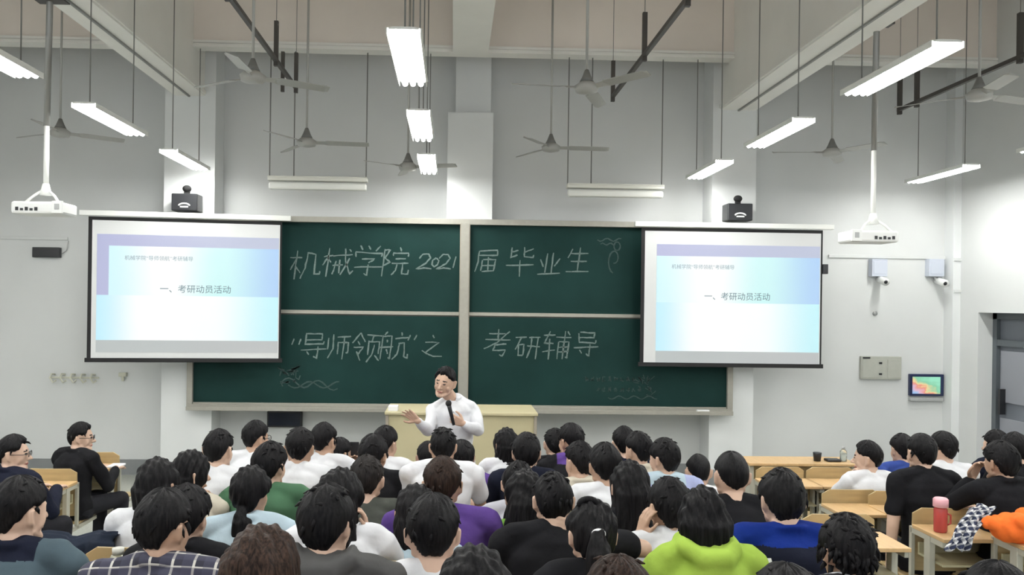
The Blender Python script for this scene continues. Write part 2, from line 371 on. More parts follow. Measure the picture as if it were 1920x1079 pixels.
def screen(tl, tr, bl_, br_, Da, Db, img, casing, label):
    """corner pixels of the black border, distances of the left and right edges"""
    TL = np.array(P(*tl, Da)); TR = np.array(P(*tr, Db)); 
    ux = TR-TL; ux[2] = 0; L = np.linalg.norm(ux); ux /= L; up = np.array([0, 0, 1.0]); nn = np.cross(ux, up); nn = nn if nn[1] < 0 else -nn
    zt = (TL[2]+TR[2])/2; zb_ = (P(*bl_, Da)[2]+P(*br_, Db)[2])/2; H = zt-zb_
    O = TL.copy(); O[2] = zt
    t = thing('projection_screen', label, 'projection screen', tuple(O+ux*L/2-up*H))
    def pt(u, v, n=0): return O+ux*u*L-up*v*H+nn*n
    def slab(g, u0, v0, u1, v1, n0, n1, mi=0):
        g.hexa([pt(u0, v1, n0), pt(u1, v1, n0), pt(u1, v1, n1), pt(u0, v1, n1), pt(u0, v0, n0), pt(u1, v0, n0), pt(u1, v0, n1), pt(u0, v0, n1)], mi)
    g = G(); bw, bh = .020, .030
    slab(g, 0, 0, 1, 1, -.004, 0); g.build('screen_border', MT['blackm'], t)
    g = G(); slab(g, bw, bh*.8, 1-bw*.5, 1-bh*.5, 0, .002); g.build('screen_cloth', MT['cloth'], t)
    g = G(); slab(g, -.01, .985, 1.01, 1.015, -.015, .012); g.build('bottom_bar', MT['blackm'], t, bevel=.004)
    ca, cb_ = (casing[0]-tl[0])/(tr[0]-tl[0]), (casing[1]-tl[0])/(tr[0]-tl[0])
    g = G(); slab(g, ca, -.042, cb_, -.005, -.05, .04); g.build('screen_casing', MT['whitem'], t, bevel=.008)
    u0, v0, v1, v2, v3, u1 = img
    ims = G(); slab(ims, u0, v0, .985, v1, .003, .004); slab(ims, u0, v1, u1, v2, .003, .004)
    im = ims.build('slide_band', SM_purple, t)
    g = G(); slab(g, u1, v1, .985, v2, .003, .005); g.build('slide_upper_field', SM_top, t)
    g = G(); slab(g, u0, v2, .985, v3, .003, .005); g.build('slide_lower_field', SM_bot, t)
    g = G(); slab(g, u0, v3, .985, v3+.085, .003, .005); g.build('slide_bar', SM_bar, t)
    return t, pt, ux, up, nn, L, H
sl = screen((166, 406), (529, 416), (160, 676), (521, 676), 10.05, 10.34, (.045, .12, .20, .545, .86, .105), (150, 546), 'large white projection screen at left, lit slide, below the left black camera')
sr = screen((1203, 428), (1543, 431), (1206, 685), (1545, 686), 10.28, 10.28, (.085, .12, .205, .545, .90, .085), (1190, 1562), 'large white projection screen at right, lit slide, beside the projector pole')
for (t, pt, ux, up, nn, L, H), dx in ((sl, 0), (sr, -.02)):
    text_obj('一、考研动员活动', t, SM_text, 'slide_title', .105, pt(.55+dx, .50), ux, up, nn)
    text_obj('机械学院“导师领航”考研辅导', t, SM_textf, 'slide_heading', .062, pt(.36+dx, .285), ux, up, nn)

# cameras on the pillars above the screens
def ptz(px, label):
    c = P(px, 397, 10.45) if px < 900 else P(px, 415, 10.42)
    t = thing('video_camera', label, 'camera', c)
    x, y, z = c
    G().box((x-.16, y-.10, z), (x+.16, y+.13, z+.215)).build('housing', MT['black'], t, bevel=.012)
    G().box((x-.03, y-.02, z+.215), (x+.03, y+.03, z+.25)).ell((x+.0, y, z+.285), (.055, .05, .045)).build('lens_head', MT['blackm'], t)
    g = G(); pts = [(x+.07*math.cos(a), y-.103, z+.055+.035*math.sin(a)) for a in np.linspace(.2, PI-.2, 9)]
    g.tube(pts, .010, 6).box((x-.05, y-.105, z+.04), (x+.05, y-.1, z+.058)); g.build('emblem', MT['white'], t)
ptz(350, 'black video camera with domed top above the left screen')
ptz(1383, 'black video camera with domed top above the right screen')

# ---------------------------------------------------------------- pendant lamps
HL = 2.3+1.695*.967
def lamp(X, D, label, group, Z=HL, lit=True, L=1.19, w=.18):
    t = thing('pendant_lamp', label, 'lamp', (X, D, Z-.05), 0, group)
    a, b = D-L/2, D+L/2
    g = G(); g.hexa([(X-w/2-.02, a, Z+.012), (X+w/2+.02, a, Z+.012), (X+w/2+.02, b, Z+.012), (X-w/2-.02, b, Z+.012), (X-w/2+.03, a, Z+.020), (X+w/2-.03, a, Z+.020), (X+w/2-.03, b, Z+.020), (X-w/2+.03, b, Z+.020)])
    
    for s in (-1, 1): q = X+s*(w/2+.012); g.box((q-.003, a, Z-.028), (q+.003, b, Z+.012))
    g.build('reflector', MT['whitem'], t)
    for k in (-1, 0, 1):
        G().tube([(X+k*.058, a+.02, Z-.012), (X+k*.058, b-.02, Z-.012)], .020, 10).build('tube', MT['tube'], t)
    for yy in (a, b-.018): G().box((X-w/2, yy, Z+.004), (X+w/2, yy+.018, Z+.014)).build('end_cap', MT['whitem'], t)
    for yy in (a+.12, b-.12):
        G().tube([(X, yy, Z+.03), (X, yy, ZC if abs(X) < 2.9 or abs(X) > 3.9 else ZC)], .006, 6).build('suspension_cord', MT['cord'], t)
    return t
LX = {'c': -.32, 'l': -3.13, 'r': 3.0, 'f': 5.8}
LY = (5.56, 7.64, 9.72)
names = {'c': 'central row', 'l': 'left row', 'r': 'right row', 'f': 'far right row'}
for k, X in LX.items():
    for i, D in enumerate(LY):
        if k == 'f' and i == 0: continue
        lamp(X, D, 'lit white tube pendant lamp of the %s, %s' % (names[k], ('nearest to the camera', 'in the middle', 'closest to the front wall')[i] if k != 'f' else ('cut off by the right edge', '', 'closest to the front wall')[i if i == 2 else 0]), 'lit pendant lamps')
for X, D, lab in ((-3.13, 3.4, 'left row, above the lower left seats'), (3.0, 3.4, 'right row, above the right seats'), (-.32, 3.4, 'central row, above the middle seats'), (5.8, 3.4, 'far right row, above the rear desks'), (5.8, 5.56, 'far right row, beside the long wall beam'),
               (-5.9, 5.56, 'far left row, beside the left wall'), (-5.9, 7.64, 'far left row, toward the front'), (-5.9, 3.4, 'far left row, toward the rear'), (-3.13, .9, 'left row, farthest back'), (3.0, .9, 'right row, farthest back'), (-.32, .9, 'central row, farthest back')):
    lamp(X, D, 'lit white tube pendant lamp of the '+lab, 'pendant lamps outside the frame')
def board_lamp(pxa, pxb, py, label):
    D = 10.2; A = P(pxa, py, D); B = P(pxb, py, D); z = (A[2]+B[2])/2
    t = thing('chalkboard_lamp', label, 'lamp', ((A[0]+B[0])/2, D, z-.08), 0, 'unlit lamps above the chalkboard')
    G().box((A[0], D-.05, z+.03), (B[0], D+.08, z+.075)).box((A[0], D-.055, z+.065), (B[0], D-.045, z+.085)).build('housing', MT['cream'], t, bevel=.004)
    G().box((A[0]+.01, D-.04, z-.075), (B[0]-.01, D+.05, z+.01)).build('diffuser', MT['tubeoff'], t, bevel=.02)
    for x in (A[0]+.01, (A[0]+B[0])/2-.3, B[0]-.02):
        G().tube([(x, D+.02, z+.07), (x, D+.02, zb if D > 10.1 else ZC)], .007, 6).build('suspension_rod', MT['cord'], t)
board_lamp(503, 689, 345, 'unlit cream strip lamp hanging above the left half of the chalkboard')
board_lamp(1063, 1244, 359, 'unlit cream strip lamp hanging above the right half of the chalkboard')

# ---------------------------------------------------------------- ceiling fans
def fan(px, py, D, ang, label, r=.70):
    x, y, z = P(px, py, D)
    t = thing('ceiling_fan', label, 'fan', (x, y, z-.08), 0, 'ceiling fans')
    G().tube([(x, y, z+.05), (x, y, ZC)], .013, 8).build('down_rod', MT['fan'], t)
    G().tube([(x, y, z+.02), (x, y, z+.06), (x, y, z+.13)], [.065, .045, .018], 14).build('canopy', MT['cord'], t)
    G().tube([(x, y, z-.085), (x, y, z-.07), (x, y, z-.02), (x, y, z+.02)], [.04, .10, .115, .06], 18).build('motor', MT['fan'], t)
    for k in range(3):
        a = ang+k*2*PI/3; c, s = math.cos(a), math.sin(a)
        v = []
        for rr, w, dz in ((.09, .02, 0), (.2, .025, 0), (.24, .06, .0), (r*.95, .055, -.005), (r, .03, -.005)):
            for q, dzz in ((-w, .012), (w, -.012)):
                v.append((x+c*rr-s*q, y+s*rr+c*q, z-.03+dz+dzz))
        n = len(v); v += [(p[0], p[1], p[2]-.006) for p in v]; f = []
        for i in range(4):
            b = 2*i; f += [(b, b+1, b+3, b+2), (n+b, n+b+2, n+b+3, n+b+1), (b, b+2, n+b+2, n+b), (b+1, n+b+1, n+b+3, b+3)]
        f += [(0, n, n+1, 1), (n-2, n-1, 2*n-1, 2*n-2)]
        G().add(v, f).build('blade', MT['fan'], t)
fan(474, 138, 7.3, 2.6, 'ceiling fan nearest in the left half, hub before the pale beam')
fan(1100, 158, 7.5, 3.3, 'ceiling fan nearest right of the central beam')
fan(1836, 172, 7.3, .3, 'ceiling fan near the right edge of the picture')
fan(113, 244, 9.7, .6, 'far ceiling fan at left behind the projector pole')
fan(575, 262, 9.4, 0.05, 'far ceiling fan above the unlit left strip lamp')
fan(1033, 272, 9.9, 0.0, 'far ceiling fan just right of the central column')
fan(1560, 281, 9.7, 1.0, 'far ceiling fan beside the right projector pole')
fan(765, 308, 10.0, 1.75, 'far ceiling fan half hidden by the smallest central lamp', .62)

# ---------------------------------------------------------------- dark channel rails under the ceiling
def rail(X, yend, z, posts, label):
    t = thing('channel_rail', label, 'rail', (X, yend, z), 0, 'dark channel rails')
    G().box((X-.02, YB, z-.02), (X+.02, yend, z+.02)).build('channel', MT['dsteel'], t)
    for y in posts: G().box((X-.022, y-.022, z-.06), (X+.022, y+.022, z+.42)).tube([(X, y, z+.4), (X, y, ZC)], .004, 6, 1).build('hanger', [MT['dsteel'], MT['cord']], t)
rail(-1.93, 10.05, 4.88, (10.02, 8.9, 7.0), 'dark metal channel rail slanting down at left of the central lamps')
rail(1.85, 9.75, 4.78, (9.72, 8.1, 6.6), 'dark metal channel rail right of the central column')
rail(5.35, 9.85, 4.72, (9.82, 9.45, 7.7), 'dark metal channel rail at far right')
z_ = 4.88
tag(G().box((-2.11, 10.0, z_-.05), (-2.07, 10.04, z_+.43)).build('rail_hanger', MT['dsteel']), 'short dark hanger beside the end of the left channel rail', 'hanger')

# ---------------------------------------------------------------- projectors
def projector(px, ptop, pmid, pbot, py, D, flip, label):
    x, y, z = P(px, py, D); xt, _, zt = P(ptop[0], ptop[1], D)
    t = thing('ceiling_projector', label, 'projector', (x, y, z-.08), 0, 'ceiling projectors')
    zm_ = P(px, pmid, D)[2]; xp = P(pbot[0], pbot[1], D)[0]
    G().tube([(xp, y, zm_-.1), (xt, y, ZC)], .027, 10).build('upper_pole', MT['steel'], t)
    G().tube([(xp, y, z+.12), (xp, y, zm_)], .022, 12).build('lower_pole', MT['whitem'], t)
    G().box((xt-.13, y-.06, zt), (xt+.13, y+.06, zt+.03)).build('mounting_plate', MT['dsteel'], t, bevel=.003)
    b = G().box((x-.215, y-.15, z-.075), (x+.215, y+.15, z+.03)).build('body', MT['white'], t, bevel=.02)
    g = G()
    for s in (-1, 1): g.tube([(xp, y, z+.16), (xp+s*.09, y-.03, z+.09), (xp+s*.14, y-.06, z+.03)], .012, 6)
    g.tube([(xp, y, z+.10), (xp, y, z+.2)], [.05, .026], 12); g.build('bracket', MT['whitem'], t)
    s = -1 if flip else 1
    G().box((x+s*.135, y-.165, z-.07), (x+s*.225, y-.14, z+.035)).box((x+s*.16, y-.17, z-.04), (x+s*.20, y-.164, z+.01), 1).build('connector_panel', [MT['white'], MT['grey']], b, bevel=.003)
    g = G()
    for k in range(5): g.box((x-s*(.16-.04*k)-.012, y-.156, z-.05), (x-s*(.16-.04*k)+.012, y-.149, z-.02-.01*(k % 2)))
    g.build('ports', MT['black'], b)
projector(84, (97, 4), 215, (86, 365), 388, 7.27, False, 'white ceiling projector on a white pole at left')
projector(1627, (1646, 48), 262, (1637, 405), 441, 7.5, True, 'white ceiling projector on a white pole at right')

# ---------------------------------------------------------------- things on the walls
def wallbox(name, px0, py0, px1, py1, D, dep, m, label, cat, bevel=.006, group=None):
    a = P(px0, py1, D); b = P(px1, py0, D); zz0, zz1 = a[2], b[2]
    o = G().box((a[0], D-dep, zz0), (b[0], D, zz1)).build(name, m, bevel=bevel)
    return tag(o, label, cat, group), a[0], b[0], zz0, zz1
wallbox('control_box', 65, 465, 116, 483, YW, .07, MT['black'], 'flat black control box on the wall below the left projector', 'control box')
a = P(118, 476, YW); tag(G().tube([(a[0], YW-.02, a[2]), (P(126, 470, YW)[0], YW-.015, P(126, 470, YW)[2]), (P(129, 452, YW)[0], YW-.01, P(129, 452, YW)[2])], .006, 6).build('cable', MT['grey']), 'thin grey cable rising from the black control box', 'cable')
def conduit(x0, y0, x1, y1, D, r, label):
    a = P(x0, y0, D); b = P(x1, y1, D); tag(G().box((a[0], D-r, min(a[2], b[2])-r), (b[0], D, min(a[2], b[2])+r)).build('cable_conduit', MT['wall'], bevel=.004), label, 'conduit', 'wall conduits')
conduit(0, 446, 128, 448, YW, .02, 'painted cable conduit running level at the left edge of the wall')
conduit(1553, 480, 1783, 484, YW, .022, 'painted cable conduit above the two wall security cameras')
conduit(1788, 486, 1850, 488, 10.8, .02, 'upper painted conduit on the corner pillar')
conduit(1788, 546, 1852, 547, 10.8, .02, 'lower painted conduit on the corner pillar')
# security cameras
def cctv(px, dx, dy, label):
    a = P(px-16, 523, YW); b = P(px+13, 487, YW)
    t = thing('security_camera', label, 'security camera', ((a[0]+b[0])/2, YW, a[2]-.1), 0, 'security cameras')
    G().box((a[0], YW-.10, a[2]+.03), (b[0], YW, b[2])).box((a[0]+.02, YW-.105, a[2]+.06), (b[0]-.02, YW-.1, b[2]-.03)).build('junction_box', MT['boxb'], t, bevel=.01)
    c = (a[0]+b[0])/2+dx; z = a[2]-.02+dy
    G().tube([((a[0]+b[0])/2, YW-.05, a[2]+.03), (c, YW-.08, z)], .02, 8).build('arm', MT['grey'], t)
    G().tube([(c+.03, YW-.02, z+.02), (c, YW-.26, z-.03)], [.045, .05], 14).build('barrel', MT['white'], t)
    G().tube([(c, YW-.262, z-.031), (c, YW-.27, z-.033)], [.026, .02], 12).build('lens', MT['black'], t)
cctv(1644, 0, 0, 'white security camera under a pale blue box, directly below the right projector')
cctv(1750, .02, -.02, 'white security camera under a pale blue box, nearest to the corner pillar')
o, x0, x1, z0, z1 = wallbox('electrical_cabinet', 1611, 669, 1687, 711, YW, .05, MT['cabinet'], 'grey metal electrical cabinet door on the right of the wall', 'electrical cabinet')
G().box((x0+.02, YW-.056, z0+.02), (x0+.34, YW-.049, z1-.04)).box((x0+.36, YW-.056, z0+.02), (x1-.02, YW-.049, z1-.04)).build('cabinet_door', MT['cabinet'], o, bevel=.003)
G().box((x0+.24, YW-.062, z1-.10), (x0+.28, YW-.055, z1-.075)).box((x0+.24, YW-.062, z0+.06), (x0+.28, YW-.055, z0+.085)).box((x0+.02, YW-.056, z1-.03), (x0+.12, YW-.05, z1-.01)).build('latch', MT['black'], o)
o, x0, x1, z0, z1 = wallbox('wall_display', 1702, 702, 1766, 742, YW, .05, MT['navyp'], 'small wall display with a bright colourful screen', 'display', .008)
def dispm(nt, b, sp):
    n = nt.nodes.new('ShaderNodeTexNoise'); n.inputs['Scale'].default_value = 3.2; n.noise_dimensions = '3D'; nt.links.new(nt.nodes['Texture Coordinate'].outputs['Generated'], n.inputs['Vector'])
    r = nt.nodes.new('ShaderNodeValToRGB'); el = r.color_ramp.elements
    el[0].position = 0; el[0].color = (.05, .2, .8, 1); el[1].position = 1; el[1].color = (.3, .9, .6, 1)
    for p_, c in ((.3, (.35, .6, .95)), (.42, (.85, .5, .7)), (.55, (.95, .25, .15)), (.62, (1, .75, .3)), (.75, (.2, .7, .4))): q = el.new(p_); q.color = (*c, 1)
    mx = nt.nodes.new('ShaderNodeMath'); mx.operation = 'MULTIPLY_ADD'; mx.inputs[1].default_value = .45; mx.inputs[2].default_value = 0
    ad = nt.nodes.new('ShaderNodeMath'); ad.operation = 'MULTIPLY_ADD'; ad.inputs[1].default_value = .45
    nt.links.new(sp.outputs['Z'], mx.inputs[0]); nt.links.new(sp.outputs['X'], ad.inputs[0]); nt.links.new(mx.outputs[0], ad.inputs[2])
    nx = nt.nodes.new('ShaderNodeMath'); nx.operation = 'MULTIPLY_ADD'; nx.inputs[1].default_value = .5; nt.links.new(n.outputs[0], nx.inputs[0]); nt.links.new(ad.outputs[0], nx.inputs[2])
    nt.links.new(nx.outputs[0], r.inputs[0]); nt.links.new(r.outputs[0], b.inputs['Emission Color']); b.inputs['Emission Strength'].default_value = .75
G().box((x0+.035, YW-.054, z0+.03), (x1-.05, YW-.049, z1-.035)).build('screen', flatmat('display_picture', dispm), o)
tag(G().box((x0, YW-.07, z0-.07), (x1-.01, YW, z0-.02)).build('display_shelf', MT['grey'], bevel=.01), 'grey bar mounted directly below the small wall display', 'bracket')
a = P(1640, 588, YW); tag(G().disc((a[0], YW-.02, a[2]), .03, .02, 14, 0, 'y').build('wall_button', MT['grey']), 'small round grey fitting on the bare wall below the security cameras', 'wall fitting')
q0 = P(1542, 514, 10.28); q1 = P(1552, 496, 10.28); G().box((q0[0], 10.26, q0[2]), (q1[0], 10.34, q1[2])).build('receiver_box', MT['black'], sr[0], bevel=.006)
o, x0, x1, z0, z1 = wallbox('wall_monitor', 503, 771, 568, 800, YW, .08, MT['black'], 'small dark monitor on the wall below the left half of the chalkboard', 'monitor')
G().box((x0+.02, YW-.085, z0+.02), (x1-.02, YW-.079, z1-.02)).build('screen', mat('dark_screen', (.012, .018, .035), .15), o)
# coat hooks
A = P(94, 708, YW); B = P(186, 708, YW)
t = thing('hook_rail', 'pale cream rail of five wall hooks left of the pillar', 'hook rail', ((A[0]+B[0])/2, YW, A[2]-.05))
G().box((A[0], YW-.015, A[2]-.012), (B[0], YW, A[2]+.012)).build('rail', MT['hook'], t, bevel=.003)
for k in range(5):
    x = A[0]+.07+k*.13
    G().tube([(x, YW-.015, A[2]+.04), (x-.03, YW-.05, A[2]+.05), (x-.04, YW-.07, A[2]), (x, YW-.07, A[2]-.06), (x+.03, YW-.05, A[2]-.03)], .013, 8).build('hook', MT['hook'], t)
c = P(232, 706, YW); tag(G().box((c[0]-.05, YW-.05, c[2]), (c[0]+.05, YW, c[2]+.05)).tube([(c[0], YW-.03, c[2]), (c[0], YW-.03, c[2]-.06)], .02, 8).build('wall_hook', MT['hook'], bevel=.003), 'single small cream wall hook under the left screen', 'hook')

# ---------------------------------------------------------------- lectern
YL = 8.6
A = P(723, 772, YL); B = P(1007, 776, YL); zt = (A[2]+B[2])/2
t = thing('lectern', 'pale yellow laminate lectern desk standing behind the lecturer', 'lectern', ((A[0]+B[0])/2, YL+.35, 0))
G().box((A[0]+.02, YL+.02, 0), (B[0]-.02, YL+.05, zt-.03)).build('front_panel', MT['lectern'], t)
G().box((A[0], YL, 0), (A[0]+.03, YL+.7, zt-.03)).build('side_panel', MT['alud'], t); G().box((B[0]-.03, YL, 0), (B[0], YL+.7, zt-.03)).build('side_panel', MT['alud'], t)
G().box((A[0]-.01, YL-.02, zt-.03), (B[0]+.01, YL+.72, zt)).build('top', MT['lectern'], t, bevel=.006)
c = P(736, 770, YL)
tag(G().box((c[0]-.05, YL+.05, zt), (c[0]+.05, YL+.2, zt+.05)).build('paper_box', MT['paper'], bevel=.004), 'small white box on the left end of the lectern', 'box')

# ================================================================ PEOPLE
def skinmat(n, c): return mat(n, c, .55, bump=.03, bscale=80)
SK = [skinmat('skin_light', (.60, .41, .31)), skinmat('skin_tan', (.47, .30, .21)), skinmat('skin_warm', (.54, .36, .265))]
MT['eye'] = mat('eye_white', (.7, .7, .68), .3); MT['brow'] = mat('brow_hair', (.02, .016, .014), .8); MT['lip'] = mat('lips', (.36, .13, .11), .5)
def hairmat(n, c, c2):
    m = mat(n, c, .5, spec=.10); nt = m.node_tree; b = nt.nodes['Principled BSDF']
    tc = nt.nodes.new('ShaderNodeTexCoord'); mp = nt.nodes.new('ShaderNodeMapping'); mp.inputs['Scale'].default_value = (150, 150, 9); nt.links.new(tc.outputs['Object'], mp.inputs[0])
    n1 = nt.nodes.new('ShaderNodeTexNoise'); n1.inputs['Scale'].default_value = 1.0; n1.inputs['Detail'].default_value = 3; nt.links.new(mp.outputs[0], n1.inputs['Vector'])
    r = nt.nodes.new('ShaderNodeValToRGB'); r.color_ramp.elements[0].position = .35; r.color_ramp.elements[1].position = .72
    r.color_ramp.elements[0].color = (*c, 1); r.color_ramp.elements[1].color = (*c2, 1); nt.links.new(n1.outputs[0], r.inputs[0]); nt.links.new(r.outputs[0], b.inputs['Base Color'])
    bp = nt.nodes.new('ShaderNodeBump'); bp.inputs['Strength'].default_value = .35; bp.inputs['Distance'].default_value = .004; nt.links.new(n1.outputs[0], bp.inputs['Height']); nt.links.new(bp.outputs[0], b.inputs['Normal'])
    return m
HM = {'black': hairmat('black_hair', (.004, .004, .005), (.014, .013, .014)), 'brown': hairmat('dark_brown_hair', (.010, .006, .005), (.040, .024, .018)), 'streak': hairmat('streaked_hair', (.010, .006, .005), (.055, .032, .023)), 'soft': hairmat('soft_black_hair', (.008, .007, .007), (.025, .021, .02))}
def cloth(n, c, r=.9, nz=.08): return mat(n, c, r, noise=nz, nscale=9, bump=.25, bscale=26, spec=.12)
CL = {k: cloth(k+'_cloth', c) for k, c in dict(white=(.68, .69, .72), black=(.010, .010, .012), navy=(.010, .012, .024), beige=(.55, .51, .42), green=(.055, .125, .07), lightblue=(.42, .53, .60), grey=(.075, .075, .075), olive=(.055, .06, .052), purple=(.085, .045, .20), lime=(.34, .50, .08), blue=(.03, .055, .22), royal=(.006, .022, .17), lavender=(.36, .40, .62), slate=(.065, .095, .115), pale=(.42, .42, .47), lilac=(.60, .53, .72), jean=(.014, .019, .032), darktrousers=(.018, .018, .022), darkgreen=(.16, .33, .06), orange=(.80, .16, .03), pink=(.66, .44, .46)).items()}
def plaid(n, base, ca, cb, sc=16, w=.18):
    m = bpy.data.materials.new(n); m.use_nodes = True; nt = m.node_tree; b = nt.nodes['Principled BSDF']; b.inputs['Roughness'].default_value = .9
    tc = nt.nodes.new('ShaderNodeTexCoord'); sp = nt.nodes.new('ShaderNodeSeparateXYZ'); nt.links.new(tc.outputs['Object'], sp.inputs[0])
    def band(sock, f, off, wd):
        a = nt.nodes.new('ShaderNodeMath'); a.operation = 'MULTIPLY_ADD'; a.inputs[1].default_value = f; a.inputs[2].default_value = off; nt.links.new(sock, a.inputs[0])
        q = nt.nodes.new('ShaderNodeMath'); q.operation = 'FRACT'; nt.links.new(a.outputs[0], q.inputs[0])
        l = nt.nodes.new('ShaderNodeMath'); l.operation = 'LESS_THAN'; l.inputs[1].default_value = wd; nt.links.new(q.outputs[0], l.inputs[0]); return l.outputs[0]
    def mix(fac, a, c, amt):
        mu = nt.nodes.new('ShaderNodeMath'); mu.operation = 'MULTIPLY'; mu.inputs[1].default_value = amt; nt.links.new(fac, mu.inputs[0])
        x = nt.nodes.new('ShaderNodeMix'); x.data_type = 'RGBA'; nt.links.new(mu.outputs[0], x.inputs[0])
        if isinstance(a, tuple): x.inputs[6].default_value = (*a, 1)
        else: nt.links.new(a, x.inputs[6])
        x.inputs[7].default_value = (*c, 1); return x.outputs[2]
    dz = nt.nodes.new('ShaderNodeMath'); dz.operation = 'MULTIPLY_ADD'; dz.inputs[1].default_value = .8; nt.links.new(sp.outputs['Y'], dz.inputs[0]); nt.links.new(sp.outputs['Z'], dz.inputs[2])
    c = mix(band(sp.outputs['X'], sc, .1, w), base, ca, .8); c = mix(band(dz.outputs[0], sc, .3, w), c, ca, .8)
    c = mix(band(sp.outputs['X'], sc, .6, .5), c, cb, .5); c = mix(band(dz.outputs[0], sc, .75, .5), c, cb, .5)
    nt.links.new(c, b.inputs['Base Color']); return m
CL['plaid'] = plaid('plaid_cloth', (.02, .02, .035), (.62, .60, .55), (.05, .05, .085), 15, .12)
CL['check'] = plaid('check_cloth', (.02, .025, .06), (.8, .8, .8), (.02, .03, .07), 24, .36)
CL['print'] = mat('print_cloth', (.5, .5, .5), .9); 
_nt = CL['print'].node_tree; _tc = _nt.nodes.new('ShaderNodeTexCoord'); _v = _nt.nodes.new('ShaderNodeTexNoise'); _v.inputs['Scale'].default_value = 13; _rm = _nt.nodes.new('ShaderNodeValToRGB'); _rm.color_ramp.interpolation = 'CONSTANT'
_rm.color_ramp.elements[0].color = (.012, .012, .014, 1); _rm.color_ramp.elements[1].position = .53; _rm.color_ramp.elements[1].color = (.75, .76, .8, 1)
_nt.links.new(_tc.outputs['Object'], _v.inputs['Vector']); _nt.links.new(_v.outputs[0], _rm.inputs[0]); _nt.links.new(_rm.outputs[0], _nt.nodes['Principled BSDF'].inputs['Base Color'])
MT['shoe'] = mat('shoe_leather', (.03, .03, .035), .5)

def remesh(g, name, vox, smooth=2, disp=None):
    me = g.mesh('tmp'); o = bpy.data.objects.new('tmp', me); COL.objects.link(o)
    m = o.modifiers.new('r', 'REMESH'); m.mode = 'VOXEL'; m.voxel_size = vox; m.use_smooth_shade = True
    if smooth: s = o.modifiers.new('s', 'SMOOTH'); s.factor = .5; s.iterations = smooth
    dg = bpy.context.evaluated_depsgraph_get(); dg.update()
    r = bpy.data.meshes.new_from_object(o.evaluated_get(dg)); r.name = name
    bpy.data.objects.remove(o); bpy.data.meshes.remove(me)
    n = len(r.vertices); v = np.zeros(n*3, np.float32); r.vertices.foreach_get('co', v); v = v.reshape(-1, 3)
    if disp is not None:
        nm = np.zeros(n*3, np.float32); r.vertices.foreach_get('normal', nm); nm = nm.reshape(-1, 3)
        v = v+nm*disp(v)[:, None]; r.vertices.foreach_set('co', v.astype(np.float32).ravel()); r.update()
    r.polygons.foreach_set('use_smooth', np.ones(len(r.polygons), bool))
    return r
def place(me, name, mats, parent):
    o = bpy.data.objects.new(name, me); COL.objects.link(o); o.parent = parent
    for m in (mats if isinstance(mats, (list, tuple)) else [mats]): me.materials.append(m)
    WLOC[o.name] = WLOC[parent.name]; return o

# head frame: origin at head centre, x right, y to the face, z up; half sizes a, b, c
HA, HB, HCC = .076, .097, .118
def head_pts(d):
    d = np.asarray(d, float); x, y, z = d[:, 0], d[:, 1], d[:, 2]
    t = np.clip(-z, 0, 1); X = HA*x*(1-.30*t**1.6); back = np.clip(-y, 0, 1)
    Y = HB*y*(1-.50*t**1.3*(y < 0))*(1-.10*t*(y > 0)); Y = Y-.004*np.clip(y-.8, 0, 1)*0
    X = X*(1+.06*np.clip(z, 0, 1)*(1-z)*2); Y = Y-.010*np.clip(z, 0, 1)*np.clip(y, 0, 1)
    return np.stack([X, Y, HCC*z], 1)
def sph(n=40, m=28, zmin=-1.0):
    D = []; 
    for i in range(m+1):
        t = PI*i/m; z = -math.cos(t); q = max(math.sin(t), .015)
        D.append([(q*math.cos(a), q*math.sin(a), z) for a in np.linspace(0, 2*PI, n, endpoint=False)])
    return np.array(D)
def add_head(g, Mh, face=False):
    D = sph(28, 20); n = D.shape[1]; pts = head_pts(D.reshape(-1, 3)).reshape(D.shape)
    T = lambda p: np.array(Mh @ Vector(p))
    g.loft([[T(p) for p in ring] for ring in pts])
    cp = lambda a, ra, b, rb: g.caps(T(a), ra, T(b), rb, 10)
    cp((0, .088, -.002), .010, (0, .112, -.034), .0125); cp((-.012, .098, -.038), .008, (.012, .098, -.038), .008)
    cp((-.03, .080, .022), .011, (.03, .080, .022), .011)
    cp((-.016, .086, -.066), .0085, (.016, .086, -.066), .0085); cp((-.014, .072, -.100), .018, (.014, .072, -.100), .018)
    cp((-.048, .052, -.03), .02, (-.05, .04, -.05), .018); cp((.048, .052, -.03), .02, (.05, .04, -.05), .018)
    cp((-.058, .0, -.062), .017, (-.030, .060, -.095), .015); cp((.058, .0, -.062), .017, (.030, .060, -.095), .015)
    for s in (-1, 1):
        cp((s*.076, -.004, .022), .010, (s*.090, -.024, .020), .010); cp((s*.090, -.024, .020), .010, (s*.087, -.020, -.022), .009); cp((s*.087, -.020, -.022), .010, (s*.075, -.004, -.038), .008); cp((s*.078, -.01, .01), .010, (s*.078, -.01, -.02), .010)
    return T
